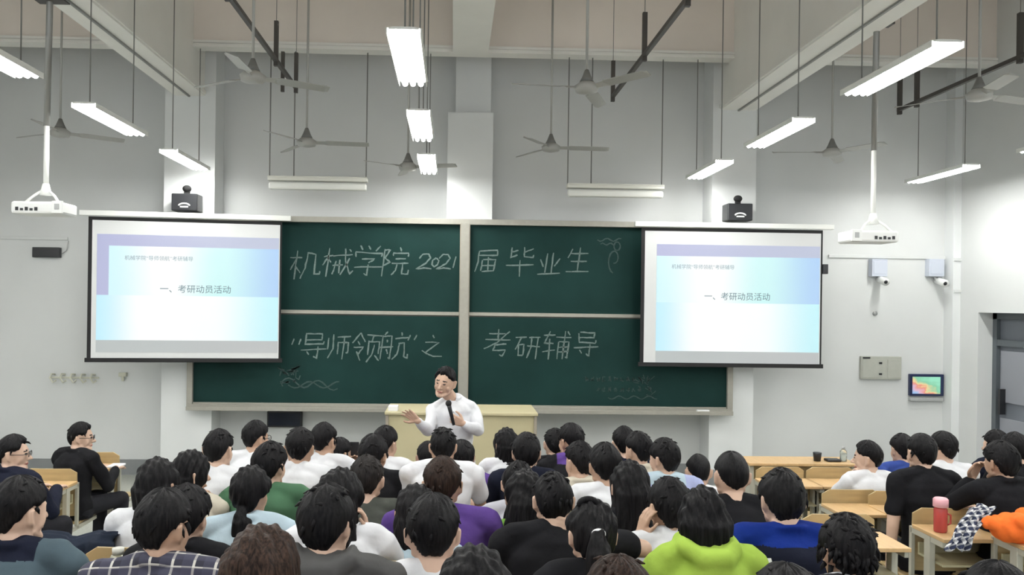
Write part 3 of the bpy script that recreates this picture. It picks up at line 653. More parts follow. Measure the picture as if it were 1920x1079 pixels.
def add_hand(g, w, fwd, nrm, side, curl=.5, spread=.0, sc=1.0, thumb=1.0):
    """w wrist, fwd pointing direction, nrm out of the back of the hand, side +1 / -1 where the thumb leaves"""
    w = np.array(w, float); f = np.array(fwd, float); f /= np.linalg.norm(f); n = np.array(nrm, float); n -= f*np.dot(n, f); n /= np.linalg.norm(n); l = np.cross(f, n)*side
    L = [.074, .082, .077, .062]; seg = (.45, .30, .25)
    for k in range(4):
        o = (1.5-k)*.0205*sc; kn = w+f*(.088-.006*abs(k-1.2))*sc+l*o
        g.caps(w+f*.015*sc+l*o*.62, .0145*sc, kn, .0120*sc, 8)
        p = kn; a = curl*.5; 
        for j in range(3):
            dd = math.cos(a)*f-math.sin(a)*n+l*(1.5-k)*.10*spread; dd /= np.linalg.norm(dd)
            q = p+dd*L[k]*seg[j]*sc; g.caps(p, (.0098-.0010*j)*sc, q, (.0090-.0010*j)*sc, 8); p = q; a += curl*(.95+.05*j)
    t0 = w+f*.022*sc+l*.024*sc; t1 = t0+(f*.6+l*.75-n*.25*thumb)*.040*sc; t2 = t1+(f*.85+l*.35-n*.35*thumb)*.032*sc; t3 = t2+(f*.9+l*.05-n*.4*thumb)*.024*sc
    g.caps(t0, .0165*sc, t1, .0125*sc, 8); g.caps(t1, .0115*sc, t2, .0105*sc, 8); g.caps(t2, .0102*sc, t3, .0085*sc, 8)

def sm(x, a, b): t = np.clip((x-a)/(b-a), 0, 1); return t*t*(3-2*t)
def hair_cap(style, seed, vol=1.0):
    """closed shell that sinks under the skin along the hairline"""
    rg = np.random.RandomState(seed); D = sph(72, 46); sh = D.shape; d = D.reshape(-1, 3); base = head_pts(d)
    az = np.abs(np.arctan2(d[:, 0], d[:, 1]))*180/PI; azs = np.arctan2(d[:, 0], d[:, 1]); z = d[:, 2]
    tab = {'short': ([0, 35, 60, 80, 100, 125, 150, 180], [.62, .60, .32, .20, .22, -.16, -.46, -.52]),
           'buzz': ([0, 35, 60, 80, 100, 125, 150, 180], [.66, .62, .40, .26, .24, -.10, -.38, -.44]),
           'long': ([0, 35, 55, 75, 100, 180], [.55, .40, -.1, -.7, -.85, -.9]),
           'fringe': ([0, 35, 60, 80, 100, 125, 150, 180], [.30, .25, .15, .08, .05, -.35, -.60, -.66])}[style]
    zb = np.interp(az, *tab)+.035*np.sin(azs*7+seed)+.02*np.sin(azs*17+seed*2)
    T = {'short': .022, 'buzz': .010, 'long': .022, 'fringe': .027}[style]*vol
    Ts = {'short': .009, 'buzz': .003, 'long': .020, 'fringe': .018}[style]*vol
    k = sm(z, -.1, .55); th = Ts*(1-k)+T*k
    ph = rg.rand(8)*6.28
    st = .35*np.sin(azs*19+3*np.sin(z*5+ph[0])+ph[1])+.3*np.sin(azs*31+4*np.sin(z*4+ph[2])+ph[3])+.35*np.sin(azs*11+z*6+ph[4])*np.sin(z*9+ph[5])
    th = th*(1+.20*st*(1 if style != 'buzz' else .3))+.004*np.sin(azs*3+ph[6])*np.sin(z*4+ph[7])
    c = sm(z-zb, -.04, .10); rad = d/np.linalg.norm(d, axis=1)[:, None]
    v = base+rad*(th*c-.012*(1-c))[:, None]
    return v.reshape(sh)
def hair_disp(seed, amp=.0035):
    ph = np.random.RandomState(seed).rand(4)*6.28
    return lambda v: amp*(np.sin(v[:, 0]*190+3*np.sin(v[:, 2]*14+ph[0]))+.6*np.sin(v[:, 1]*170+v[:, 0]*90+2*np.sin(v[:, 2]*11+ph[1])+ph[2])+.5*np.sin(v[:, 0]*70+v[:, 1]*50+ph[3]))
def fold_disp(seed, amp=.0032, cut=None):
    ph = np.random.RandomState(seed).rand(6)*6.28
    def f(v):
        x, y, z = v[:, 0], v[:, 1], v[:, 2]
        return amp*(np.sin(x*19+z*26+2*np.sin(z*9+ph[0])+ph[1])*.8+np.sin(z*34-x*23+2*np.sin(x*13+ph[2])+ph[3])*.7+np.sin(z*52+x*10+y*30+ph[4])*.35)
    return f

HAIRLEN = {'long': .46, 'mid': .24, 'bob': .15}
def make_hair(style, Mh, seed, parent, hm, neckback, vol=1.0, length=None, side=0):
    cap = {'short': 'short', 'buzz': 'buzz', 'messy': 'fringe', 'thick': 'fringe', 'long': 'long', 'bob': 'long', 'mid': 'long', 'pony': 'fringe', 'lowpony': 'fringe'}[style]
    T = lambda p: np.array(Mh @ Vector(p)); rg = np.random.RandomState(seed+5)
    V = hair_cap(cap, seed, vol*(1.05 if style in ('messy', 'thick') else 1.0)); g = G(); g.loft([[T(p) for p in ring] for ring in V])
    extra = False; vsc = 1
    if style in ('long', 'bob', 'mid'):
        L = length or HAIRLEN[style]; top = T((0, -.03, .0)); hsc = 1; rings = []; n = 22; extra = True
        for i in range(11):
            t = max(0, (i-2))/8; zz = top[2]-t*(L+.02)+(.075, .05, .0)[i]*hsc if i < 3 else top[2]-t*(L+.02); back = top[1]-.050-.05*min(1, t*1.6)*(1 if L > .2 else .3)
            w = (.086+.012*math.sin(t*PI))*(1-.28*max(0, t-.6)/.4); dp = .060*(1-.45*t)
            if L <= .2: w = .095*(1-.12*t); dp = .080*(1-.15*t); back = top[1]-.015
            xo = side*t*.05
            if i < 2: w *= (.35, .78)[i]; dp *= (.3, .65)[i]; back += (.03, .012)[i]
            rings.append([(top[0]+xo+w*math.cos(a)*(1+.05*math.sin(5*a+seed)), back+dp*math.sin(a)*(1 if math.sin(a) < 0 else .55), zz+.012*math.sin(4*a+seed)*t) for a in np.linspace(0, 2*PI, n, endpoint=False)])
        g.loft(rings)
        for s in (-1, 1):
            if style != 'bob': g.caps(T((s*.070, -.01, -.02)), .024, (top[0]+s*.085, top[1]-.05, top[2]-.16), .026)
    if style == 'pony':
        extra = True; b = T((0, -.108, .035)); L = length or .30
        pts = [b+np.array((0, .02, .0)), b+np.array((0, -.03, .012)), b+np.array((0, -.055, -.05)), b+np.array((side*.02, -.055, -.14)), b+np.array((side*.03, -.05, -.14-L*.4)), b+np.array((side*.035, -.045, -.12-L*.8)), b+np.array((side*.03, -.04, -.14-L))]
        g.tube(pts, [.022, .024, .040, .045, .042, .028, .008], 14)
    if style == 'lowpony':
        extra = True; b = T((0, -.085, -.045)); pts = [b+np.array((0, .03, .02)), b+np.array((0, -.02, -.02)), b+np.array((.005, -.035, -.06)), b+np.array((.01, -.04, -.12)), b+np.array((.005, -.035, -.165))]
        g.tube(pts, [.03, .026, .046, .048, .012], 14)
    if style in ('messy', 'thick', 'short'):
        n = {'messy': 130, 'thick': 34, 'short': 40}[style]
        for k in range(n):
            a = rg.uniform(0, 2*PI); z = rg.uniform(.15, .97) if style != 'messy' else rg.uniform(-.35, .97); q = math.sqrt(1-z*z)
            d = np.array([[q*math.sin(a), q*math.cos(a), z]])
            if z < .6 and d[0, 1] > .3: continue
            p = head_pts(d)[0]; dn = p/np.linalg.norm(p); th = (.014 if style == 'short' else .024)*vol
            tng = np.cross(dn, rg.normal(size=3)); tng = tng/np.linalg.norm(tng)
            if z < .5: tng = tng*.4+np.array([0, 0, -1.0])
            q0 = T(p+dn*th*.5); q1 = T(p+dn*th*1.1+tng*.018); q2 = T(p+dn*th*(1.15 if style != 'messy' else 1.22)+tng*.036)
            g.tube([q0, q1, q2], [.009, .007, .0015], 6)
    if extra:
        me = remesh(g, 'hair', .0065, 2, hair_disp(seed))
    else:
        me = g.mesh('hair'); me.polygons.foreach_set('use_smooth', np.ones(len(me.polygons), bool))
    return place(me, 'hair', HM[hm], parent)

def seated(px, py, D, hair='short', shirt='white', label='', name='person', yaw=0, hyaw=0, pitch=0, roll=0, sex='m', sleeve='short', pose='desk', poseL=None, skin=None, hm='black', glasses=False, trousers='darktrousers', vol=1.0, length=None, side=0, collar=None, hood=None, kw=1.0, vox=.0085, face=False, hs=1.0, lean=.07, side_lean=0, chair=True):
    seed = int(px*7+py*3) % 9973; rg = np.random.RandomState(seed)
    hx, hy_, crown = P(px, py, D); yaw = math.radians(yaw)
    # hips lie behind and below the head along the body's own axis
    bx = hx-(-math.sin(yaw))*lean-side_lean*math.cos(yaw); by = hy_-math.cos(yaw)*lean-side_lean*math.sin(yaw); fl = fz(by)
    H = crown-fl; t = thing(name, label, 'person', (bx, by, fl), yaw, 'students in the rows of seats')
    hc = np.array([side_lean, lean, H-.134*hs]); S = 1.0 if sex == 'm' else .92
    rot = Matrix.Rotation(math.radians(hyaw), 4, 'Z') @ Matrix.Rotation(math.radians(-pitch), 4, 'X') @ Matrix.Rotation(math.radians(roll), 4, 'Y')
    Mh = Matrix.Translation(hc) @ rot @ Matrix.Scale(hs, 4)
    N = np.array([side_lean*.9, lean-.048, hc[2]-.108*hs]); shz = N[2]-.045; sx = .185*S*kw
    skin = SK[rg.randint(3)] if skin is None else SK[skin]
    def torso(g, inf=0.0, top=True, hip=.455):
        zs = [hip, .53, .62, .74, shz-.13, shz-.04, shz+.01, N[2]-.01]
        hw = [.165, .172, .148, .142, .160, .165, .125, .070]; hd = [.115, .120, .105, .105, .118, .105, .085, .062]
        if zs[4] < zs[3]+.04: zs[3] = (zs[2]+zs[4])/2
        rings = []
        for z, a, b in zip(zs, hw, hd):
            tt = (z-hip)/(N[2]-hip); cx_ = N[0]*tt**1.2; cy_ = N[1]*tt**1.5-.018*math.sin(tt*PI)
            a = a*S*(kw if z > .7 else 1)+inf; b = b*(.96 if sex == 'f' else 1)+inf
            rings.append([(cx_+a*math.copysign(abs(math.cos(q))**.85, math.cos(q)), cy_+b*math.copysign(abs(math.sin(q))**.9, math.sin(q)), z) for q in np.linspace(0, 2*PI, 20, endpoint=False)])
        g.loft(rings)
        if top:
            for s in (-1, 1): g.caps(N+np.array((s*.035, -.005, -.005)), .042+inf*.6, (N[0]+s*(sx-.03), N[1]-.005, shz+.005), .050+inf)
    joints = {}
    for s in (-1, 1):
        Sj = np.array((N[0]+s*sx, N[1]-.005, shz-.012)); ps = pose if s > 0 else (poseL or 'desk')
        if ps == 'desk': E = Sj+np.array((s*.045, .13, -.245)); Wj = np.array((s*.10, E[1]+.225, max(.80, E[2]+.01))); hf = (-s*.35, 1, -.05); hn = (0, 0, 1); cu = .35
        elif ps == 'lap': E = Sj+np.array((s*.05, .02, -.28)); Wj = E+np.array((-s*.09, .21, -.06)); hf = (-s*.3, 1, -.2); hn = (0, 0, 1); cu = .4
        elif ps == 'hang': E = Sj+np.array((s*.05, -.04, -.28)); Wj = E+np.array((s*.0, .03, -.245)); hf = (0, .1, -1); hn = (s, 0, 0); cu = .3
        elif ps == 'chin':
            tgt = np.array(Mh @ Vector((s*.035, .065, -.13))); E = Sj+np.array((s*.03, .19, -.20)); Wj = tgt+np.array((s*.02, .03, -.05)); hf = (-s*.2, -.2, 1); hn = (s*.3, 1, 0); cu = 1.0
        elif ps == 'cheek':
            tgt = np.array(Mh @ Vector((s*.085, .035, -.06))); E = Sj+np.array((s*.06, .17, -.17)); Wj = tgt+np.array((s*.03, .01, -.07)); hf = (-s*.2, -.1, 1); hn = (s, .3, 0); cu = .7
        elif ps == 'nape':
            tgt = np.array(Mh @ Vector((s*.03, -.08, -.09))); E = Sj+np.array((s*.17, .02, -.03)); Wj = tgt+np.array((s*.085, -.005, -.015)); hf = (-s*1, -.1, .2); hn = (0, -1, .1); cu = .4
        elif ps == 'head':
            tgt = np.array(Mh @ Vector((s*.09, -.01, -.05))); E = Sj+np.array((s*.14, .13, -.12)); Wj = tgt+np.array((s*.045, .0, -.06)); hf = (-s*.25, -.15, 1); hn = (s, -.3, 0); cu = .35
        elif ps == 'face':
            tgt = np.array(Mh @ Vector((s*.045, .12, -.06))); E = Sj+np.array((s*.07, .19, -.13)); Wj = tgt+np.array((s*.03, .03, -.07)); hf = (-s*.25, -.2, 1); hn = (s*.3, 1, 0); cu = .6
        joints[s] = (Sj, E, Wj, hf, hn, cu)
    # body, one continuous surface
    g = G(); add_head(g, Mh)
    g.caps(Mh @ Vector((0, -.022, -.060)), .050*S, N+np.array((0, -.005, -.02)), .056*S, 14)
    torso(g, -.006)
    for s in (-1, 1):
        Sj, E, Wj, hf, hn, cu = joints[s]
        g.caps(Sj, .050*S, E, .038*S); g.caps(E, .038*S, Wj, .026*S)
        add_hand(g, Wj, hf, hn, -s if hn[2] > .5 or True else s, cu, .3, .95*S)
        hp = np.array((s*.088, .02, .525)); K = np.array((s*.115, .42, .525)); A = np.array((s*.115, .40, .09-.035))
        g.caps(hp, .078, K, .056); g.caps(K, .055, A, .036)
        g.caps(A+np.array((0, -.01, -.02)), .034, A+np.array((s*.01, .12, -.035)), .024)
    visible_hand = pose not in ('desk', 'lap') or poseL
    me = remesh(g, 'body', .0062 if visible_hand else vox, 2)
    if face: paint_face(me, Mh)
    body = place(me, 'body', [skin, MT['eye'], MT['brow'], MT['lip']] if face else skin, t)
    # clothes
    g = G(); torso(g, .012, hip=.45); g.caps(N+np.array((0, -.012, -.055)), .074, N+np.array((0, -.012, -.035)), .068)
    for s in (-1, 1):
        Sj, E, Wj = joints[s][:3]
        if sleeve == 'short':
            d = E-Sj; g.caps(Sj, .063*S, Sj+d*.62, .060*S)
        else:
            g.caps(Sj, .063*S, E, .052*S); g.caps(E, .051*S, Wj-(Wj-E)*.10, .040*S)
    if hood:
        g.tube([N+np.array((-.09, .03, .035)), N+np.array((-.085, -.05, .02)), N+np.array((-.04, -.09, -.01)), N+np.array((.04, -.09, -.01)), N+np.array((.085, -.05, .02)), N+np.array((.09, .03, .035))], [.02, .034, .042, .042, .034, .02], 10)
        g.ell(N+np.array((0, -.095, -.075)), (.085, .04, .075))
    if collar or sleeve == 'long':
        g.tube([N+np.array((.062*math.cos(a), .0+.058*math.sin(a), .010+.012*math.sin(-a))) for a in np.linspace(0, 2*PI, 17)], .018, 8)
    vx = .009
    me = remesh(g, 'shirt', vx, 3, fold_disp(seed, .0042 if D > 3.4 else .0050))
    shm = [CL[shirt]]
    if collar:
        shm.append(CL[collar]); n = len(me.polygons); c = np.zeros(n*3, np.float32); me.polygons.foreach_get('center', c); c = c.reshape(-1, 3)
        yoke = (c[:, 2] > N[2]-.038) if collar == 'royal' else (c[:, 2] > N[2]-.03) & (np.abs(c[:, 0]-N[0]) < .11)
        mi = yoke.astype(np.int32); me.polygons.foreach_set('material_index', mi)
    else: me.polygons.foreach_set('material_index', np.zeros(len(me.polygons), np.int32))
    sh = place(me, {'grey': 'hoodie'}.get(shirt, 'shirt'), shm, t)
    g = G()
    rings = [[(a*math.cos(q), b*math.sin(q)+.0, z) for q in np.linspace(0, 2*PI, 18, endpoint=False)] for z, a, b in ((.442, .17, .125), (.50, .186, .138), (.58, .168, .126), (.62, .158, .115))]
    g.loft(rings)
    for s in (-1, 1): g.caps((s*.088, .02, .527), .086, (s*.115, .42, .523), .066); g.caps((s*.115, .425, .52), .066, (s*.115, .40, .13), .056)
    place(remesh(g, 'trousers', .012, 2), 'trousers', CL[trousers], t)
    for s in (-1, 1):
        g = G(); g.caps((s*.115, .385, .03), .046, (s*.125, .52, .012), .038); g.box((s*.12-.045, .34, -.035), (s*.12+.045, .56, -.01))
        place(remesh(g, 'shoe', .009, 3), 'shoe', MT['shoe'], t)
    make_hair(hair, Mh, seed, t, hm, N, vol, length, side)
    if glasses: add_glasses(t, Mh)
    if chair: CHAIRS.append((bx, by, yaw, label, D))
    PEOPLE.append((bx, by, label, H)); t['seat_h'] = H; del t['seat_h']
    return t, Mh, joints, N
def paint_face(me, Mh):
    n = len(me.polygons); c = np.zeros(n*3, np.float32); me.polygons.foreach_get('center', c); c = c.reshape(-1, 3)
    Mi = np.array(Mh.inverted()); q = c @ Mi[:3, :3].T+Mi[:3, 3]; x, y, z = np.abs(q[:, 0]), q[:, 1], q[:, 2]; mi = np.zeros(n, np.int32)
    f = y > .06
    mi[f & (((x-.031)/.012)**2+((z-.002)/.0055)**2 < 1)] = 2
    mi[f & (x > .014) & (x < .048) & (np.abs(z-.026+.12*(x-.03)) < .0045)] = 2
    mi[f & (x < .021) & (np.abs(z+.068) < .0065)] = 3
    me.polygons.foreach_set('material_index', mi)
def add_glasses(t, Mh):
    g = G(); T = lambda p: np.array(Mh @ Vector(p))
    for s in (-1, 1):
        g.tube([T((s*.033+.022*math.cos(a), .103, .000+.017*math.sin(a))) for a in np.linspace(0, 2*PI, 15)], .0022, 6)
        g.tube([T((s*.055, .100, .004)), T((s*.078, .07, .004)), T((s*.084, -.01, .008))], .0022, 6)
    g.tube([T((-.011, .104, .004)), T((.011, .104, .004))], .0022, 6)
    me = g.mesh('glasses'); place(me, 'glasses', MT['black'], t)
CHAIRS = []; PEOPLE = []

from mathutils.bvhtree import BVHTree
def decal(shirt_obj, lines, wid, m, name, from_y=-1.0):
    """printed strokes laid on the back of a shirt, in the person's frame (x, z)"""
    me = shirt_obj.data; n = len(me.vertices); v = np.zeros(n*3, np.float32); me.vertices.foreach_get('co', v)
    bv = BVHTree.FromPolygons([tuple(p) for p in v.reshape(-1, 3).tolist()], [tuple(p.vertices) for p in me.polygons])
    g = G(); sg = 1 if from_y < 0 else -1
    def hit(x, z):
        h = bv.ray_cast(Vector((x, from_y, z)), Vector((0, sg, 0)))
        return None if h[0] is None else h[0].y
    for ln in lines:
        dense = []
        for i in range(len(ln)-1):
            for k in range(5): t = k/5; dense.append((ln[i][0]*(1-t)+ln[i+1][0]*t, ln[i][1]*(1-t)+ln[i+1][1]*t))
        dense.append(ln[-1]); V = []
        for i, (x, z) in enumerate(dense):
            dx = dense[min(i+1, len(dense)-1)][0]-dense[max(i-1, 0)][0]; dz = dense[min(i+1, len(dense)-1)][1]-dense[max(i-1, 0)][1]; L = math.hypot(dx, dz)+1e-6
            for s in (-1, 1):
                a, c = x-dz/L*wid/2*s, z+dx/L*wid/2*s; y = hit(a, c)
                V.append((a, (y if y is not None else (V[-1][1] if V else 0))-.003*sg, c))
        f = [(2*i, 2*i+1, 2*i+3, 2*i+2) for i in range(len(dense)-1)]
        k = len(V); V += [(a, b_+.002*sg, c) for a, b_, c in V]; f += [(k+2*i, k+2*i+2, k+2*i+3, k+2*i+1) for i in range(len(dense)-1)]
        g.add(V, f)
    return g.build(name, m, shirt_obj, local=True)

# ---------------------------------------------------------------- seat and desk units
def seat_unit():
    t = thing('lecture_seat', 'x', 'seat', (0, 0, 0))
    w = .215
    def arc(x, k): return k*(1-(x/w)**2)
    g = G(); n = 9; rings = []
    xs = np.linspace(-w, w, n)
    # backrest, gently bowed board with rounded upper corners
    top = lambda x: .895-.035*max(0, (abs(x)/w-.72)/.28)**2
    v = []; f = []
    for x in xs:
        for (yo, z) in ((-.200-arc(x, .02), top(x)), (-.190-arc(x, .02), .50), (-.178-arc(x, .02), .50), (-.188-arc(x, .02), top(x))): v.append((x, yo, z))
    for i in range(n-1):
        a = 4*i
        for j in range(4): f.append((a+j, a+(j+1) % 4, a+4+(j+1) % 4, a+4+j))
    f.append((3, 2, 1, 0)); f.append((4*n-4, 4*n-3, 4*n-2, 4*n-1))
    G().add(v, f).build('backrest', MT['ply'], t, local=True, bevel=.003)
    G().box((-w, -.16, .42), (w, .21, .438)).build('seat', MT['ply'], t, local=True, bevel=.008)
    G().box((-.235, -.56, .775), (.235, -.225, .798)).build('desktop', MT['desk'], t, local=True, bevel=.004)
    G().box((-.20, -.50, .615), (.20, -.24, .628)).box((-.20, -.25, .615), (.20, -.235, .69)).build('book_shelf', MT['shelf'], t, local=True)
    for s in (-1, 1):
        g = G().box((s*.218-.018, -.42, .03), (s*.218+.018, -.36, .775)).box((s*.218-.02, -.46, .01), (s*.218+.02, -.10, .055)).box((s*.218-.012, -.54, .74), (s*.218+.012, -.2, .775)).box((s*.218-.012, -.40, .39), (s*.218+.012, .16, .42)).box((s*.218-.012, -.215, .40), (s*.218+.012, -.185, .78))
        g.build('leg', MT['leg'], t, local=True, bevel=.003)
    return t
SEAT0 = seat_unit(); SEAT_USED = [False]; SEAT_KIDS = list(SEAT0.children)
def place_seat(x, y, yaw, label, z=None, desk=True):
    z = fz(y) if z is None else z
    if not SEAT_USED[0]: r = SEAT0; SEAT_USED[0] = True
    else:
        r = SEAT0.copy(); COL.objects.link(r)
        for ch in SEAT_KIDS:
            if not desk and ch.name.split('.')[0] in ('desktop', 'book_shelf'): continue
            c = ch.copy(); COL.objects.link(c); c.parent = r
    r.location = (x, y, z); r.rotation_euler = (0, 0, yaw*.0); r['label'] = label; r['group'] = 'plywood seat and desk units'
    return r

# ---------------------------------------------------------------- the students
R = seated
# left block
R(152, 792, 7.2, 'short', 'black', 'person in black jacket turned right, front row beside the left wall', yaw=-22, hyaw=-50, sleeve='long', pose='desk', face=True, glasses=True, vol=.9, skin=0)
R(26, 816, 5.85, 'short', 'navy', 'person with glasses in dark navy top, profile at the left edge behind the empty seat', yaw=-15, hyaw=-60, sleeve='long', glasses=True, face=True, kw=1.1, skin=0)
R(37, 895, 3.10, 'short', 'slate', 'person with grey-blue jacket and bare nape in the lower left corner', hyaw=-25, sleeve='long', collar='navy', kw=1.1, vol=1.0, skin=0)
# centre block
R(295, 861, 3.98, 'bob', 'white', 'person with rounded black bob and white shirt, left of the hand-on-chin listener', sex='f', hyaw=-10)
R(357, 846, 4.55, 'bob', 'beige', 'person in beige shirt, black bob, resting chin on hand', sex='f', hyaw=-45, pose='chin', skin=2, length=.06)
R(308, 921, 2.80, 'short', 'plaid', hs=.94, label= 'person in dark plaid shirt at the lower left', hyaw=-22, sleeve='long', kw=1.1, vol=1.1)
R(350, 913, 3.55, 'thick', 'black', 'person in black behind the plaid-shirted person, mostly hidden', hyaw=-10, sleeve='long')
R(410, 805, 5.1, 'short', 'white', 'person with cropped black hair and white tee just left of the low-ponytail student', hyaw=-12, vol=.8)
R(480, 790, 5.85, 'short', 'white', hs=.93, label= 'person in white tee with glasses beneath the dark wall monitor', hyaw=-38, face=True, glasses=True)
R(506, 830, 4.60, 'thick', 'green', 'person in dark green tee with full black hair', hyaw=-20, kw=1.1, vol=.8)
R(562, 803, 5.30, 'short', 'white', 'person in plain white tee with spiky black hair, right of the green tee', kw=1.05)
R(608, 794, 6.05, 'short', 'white', 'person in white tee farthest forward left of the lectern', hyaw=-25)
PHONE = R(637, 822, 6.60, 'short', 'black', 'small black-clad person in the front row raising a dark phone', hyaw=-40, sleeve='long', pose='face')
R(470, 878, 3.93, 'lowpony', 'lightblue', hs=.94, label= 'person in pale blue shirt with low curly ponytail', sex='f', hyaw=-12, sleeve='long', vol=1.0, kw=1.12)
R(612, 911, 2.65, 'thick', 'grey', hs=.93, label= 'person in charcoal hoodie with large black mop of hair', hyaw=-18, sleeve='long', hood=True, kw=1.1, vol=.8, skin=0)
R(637, 881, 3.55, 'mid', 'white', 'person in white top with dark hair behind the charcoal hoodie, hand at face', sex='f', hyaw=-30, pose='cheek', kw=1.15)
R(490, 993, 2.12, 'long', 'black', 'person with brown-streaked long hair at the bottom edge', sex='f', hm='streak', vol=1.2)
R(688, 855, 4.40, 'short', 'olive', 'person in dark olive tee, soft black hair, facing the board', kw=1.1, hm='soft', vol=.9)
R(700, 815, 5.25, 'thick', 'black', 'person in black top left of the lectern, behind a white tee', hyaw=-20, vol=.7)
R(722, 800, 5.95, 'short', 'white', 'person in white tee directly before the left end of the lectern', hyaw=-28)
R(831, 802, 5.2, 'thick', 'white', 'person in white tee with black hair directly below the lecturer', vol=.6, hs=.93, kw=1.1)
R(803, 828, 6.45, 'short', 'royal', 'person in blue at the lecturer\'s feet, left of two hidden heads', vol=.8)
R(866, 826, 6.0, 'short', 'purple', 'person in violet top at the lecturer\'s feet, right of two hidden heads', hyaw=20)
R(830, 858, 3.9, 'short', 'purple', 'person with brownish hair and purple tee, below the lecturer', hm='brown', kw=1.2, vol=1.0)
R(781, 911, 3.72, 'mid', 'lightblue', 'person in pale blue top with long wavy black hair behind a bigger head', sex='f', side=-.6, length=.2)
R(812, 928, 2.80, 'short', 'white', 'person in white tee with neat black crop, lower centre', kw=.98, vol=.95, skin=0)
R(890, 1030, 2.10, 'mid', 'black', 'person with smooth black hair at the bottom edge, below the purple tee', sex='f', vol=1.1)
R(950, 804, 6.35, 'mid', 'white', 'person in white with dark hair before the right end of the lectern', sex='f', length=.14, hyaw=20)
R(987, 813, 5.40, 'thick', 'navy', 'person with thick black hair and dark top, right end of lectern', vol=.8)
R(972, 865, 4.60, 'thick', 'pale', 'person in pale grey tee half hidden by long straight hair', hyaw=-8, vol=.6)
R(985, 883, 3.95, 'long', 'darkgreen', 'person in leaf green top with long straight black hair', sex='f', side=-.8, length=.36)
R(1038, 886, 3.45, 'thick', 'black', hs=.92, label= 'person in black tee holding the back of the neck', pose='nape', kw=1.1, vol=.6, skin=0)
R(1041, 803, 6.6, 'short', 'black', 'person in black far forward, right of the lectern, left one of a pair', vol=.7)
R(1071, 795, 6.00, 'short', 'black', 'person in black tee with dark red collar, right one of a pair', collar='purple', hyaw=30)
R(1087, 829, 5.15, 'short', 'black', 'person in black with pale collar, just left of a white tee', hyaw=25, collar='beige')
R(1135, 833, 4.70, 'short', 'white', 'person in white tee with straight black hair, nape bare, right of centre', vol=1.1)
PONY = R(1111, 942, 2.95, 'pony', 'black', hs=.92, label= 'person with high black ponytail held by a white clip', sex='f', length=.34, vol=1.0)
R(1182, 866, 4.00, 'long', 'black', 'person with very long straight black hair and black top', sex='f', length=.52, kw=.95)
R(1170, 801, 6.3, 'short', 'navy', 'person in dark navy far forward, mostly behind a brown-collared neighbour')
R(1197, 811, 5.7, 'short', 'black', 'person in black with brown collar turned left', hyaw=28, collar='beige')
R(1246, 822, 5.20, 'thick', 'lavender', 'person in lavender-blue shirt under the chalkboard\'s right end', hyaw=35, collar='lightblue', vol=.65)
R(1255, 896, 3.60, 'thick', 'white', 'person in white shirt leaning the head on a raised left arm', sex='f', hyaw=10, poseL='head', kw=1.1, vol=.7, lean=.09)
R(1309, 850, 5.6, 'buzz', 'white', 'person with very short hair and white collar beside the right pillar', collar='white', vol=1.0)
LET = R(1372, 846, 4.15, 'buzz', 'black', 'person in black tee with white lettering and faded crew cut', kw=1.05, vol=1.3, skin=0)
R(1318, 914, 2.92, 'mid', 'lime', hs=.86, label= 'person in lime green hooded top with dark shoulder-length hair', sex='f', length=.15, sleeve='long', hood=True, kw=1.0, vol=.9, hyaw=-12)
SPORT = R(1467, 881, 3.12, 'thick', 'navy', hs=.9, label= 'person in dark sports jacket with royal blue yoke', collar='royal', sleeve='long', kw=1.04, vol=.75, skin=0)
R(1590, 968, 2.42, 'messy', 'print', hs=.80, label= 'person with tousled black hair and black and white print top', kw=.85, sex='f', vol=.85)
R(1160, 1047, 2.10, 'thick', 'black', 'crown of a dark-haired person at the bottom edge right of the ponytail', vol=.8, hm='brown')
R(1475, 1058, 2.10, 'short', 'black', 'crown of a dark head at the bottom edge below the sports jacket', vol=.8)
R(1872, 1054, 2.10, 'short', 'black', 'crown of a dark head at the bottom edge under the orange jacket', vol=.8)
# right block
R(1627, 828, 6.2, 'short', 'white', 'person in white tee turned left with hand near chin, right-hand seats', hyaw=52, face=True, pose='lap', poseL='chin', vol=1.0, skin=0, kw=.95)
R(1692, 815, 6.65, 'short', 'blue', 'person in blue shirt left of the black tee in the right block')
R(1728, 814, 5.35, 'short', 'black', 'person in black tee, arm hanging, before the pink bottle', poseL='hang', kw=1.0, vol=.9, skin=0)
R(1768, 810, 6.10, 'short', 'white', 'person in white tee right of the black tee in the right block', hyaw=18)
R(1868, 808, 6.75, 'short', 'navy', 'person in dark top farthest forward near the door', pose='desk', hyaw=25)
R(1903, 812, 6.2, 'short', 'black', 'person in dark top at the right edge near the door')
R(1878, 828, 5.00, 'thick', 'black', 'person in black shirt with both hands raised to face', poseL='face', pose='desk', kw=1.0, vol=.75, skin=1, hyaw=12, sleeve='long')

def short(lab):
    w = lab.split(' ', 1)[1].replace(',', '').split(); return ' '.join(w[:10])
for x, y, yaw, lab, D in CHAIRS:
    if 'front row beside' in lab: x -= .10
    if 'arm hanging' in lab: x += .01
    if 'hand near chin' in lab: x += .09
    crowd = x < 2.2 and any(abs(q[0]-x) < .42 and -.78 < q[1]-y < -.12 for q in PEOPLE)
    place_seat(x, y, yaw, 'plywood seat of the student '+short(lab), desk=not crowd)
# seats nobody sits on
for px, D, lab in ((62, 6.45, 'empty plywood seat before the person with glasses at the left edge'), (196, 7.9, 'empty seat and desk right in front of the black jacket'),
                   (140, 4.05, 'empty seat with a dark jacket over its back, lower left'), (1572, 6.2, 'empty seat left of the white tee turned left'),
                   (1446, 7.45, 'empty front seat nearest to the right pillar'), (1538, 7.45, 'empty front seat before the black cup'),
                    (1545, 5.0, 'empty seat at left end of the right block, third row')):
    x = P(px, 900, D)[0]; place_seat(x, D, 0, lab)

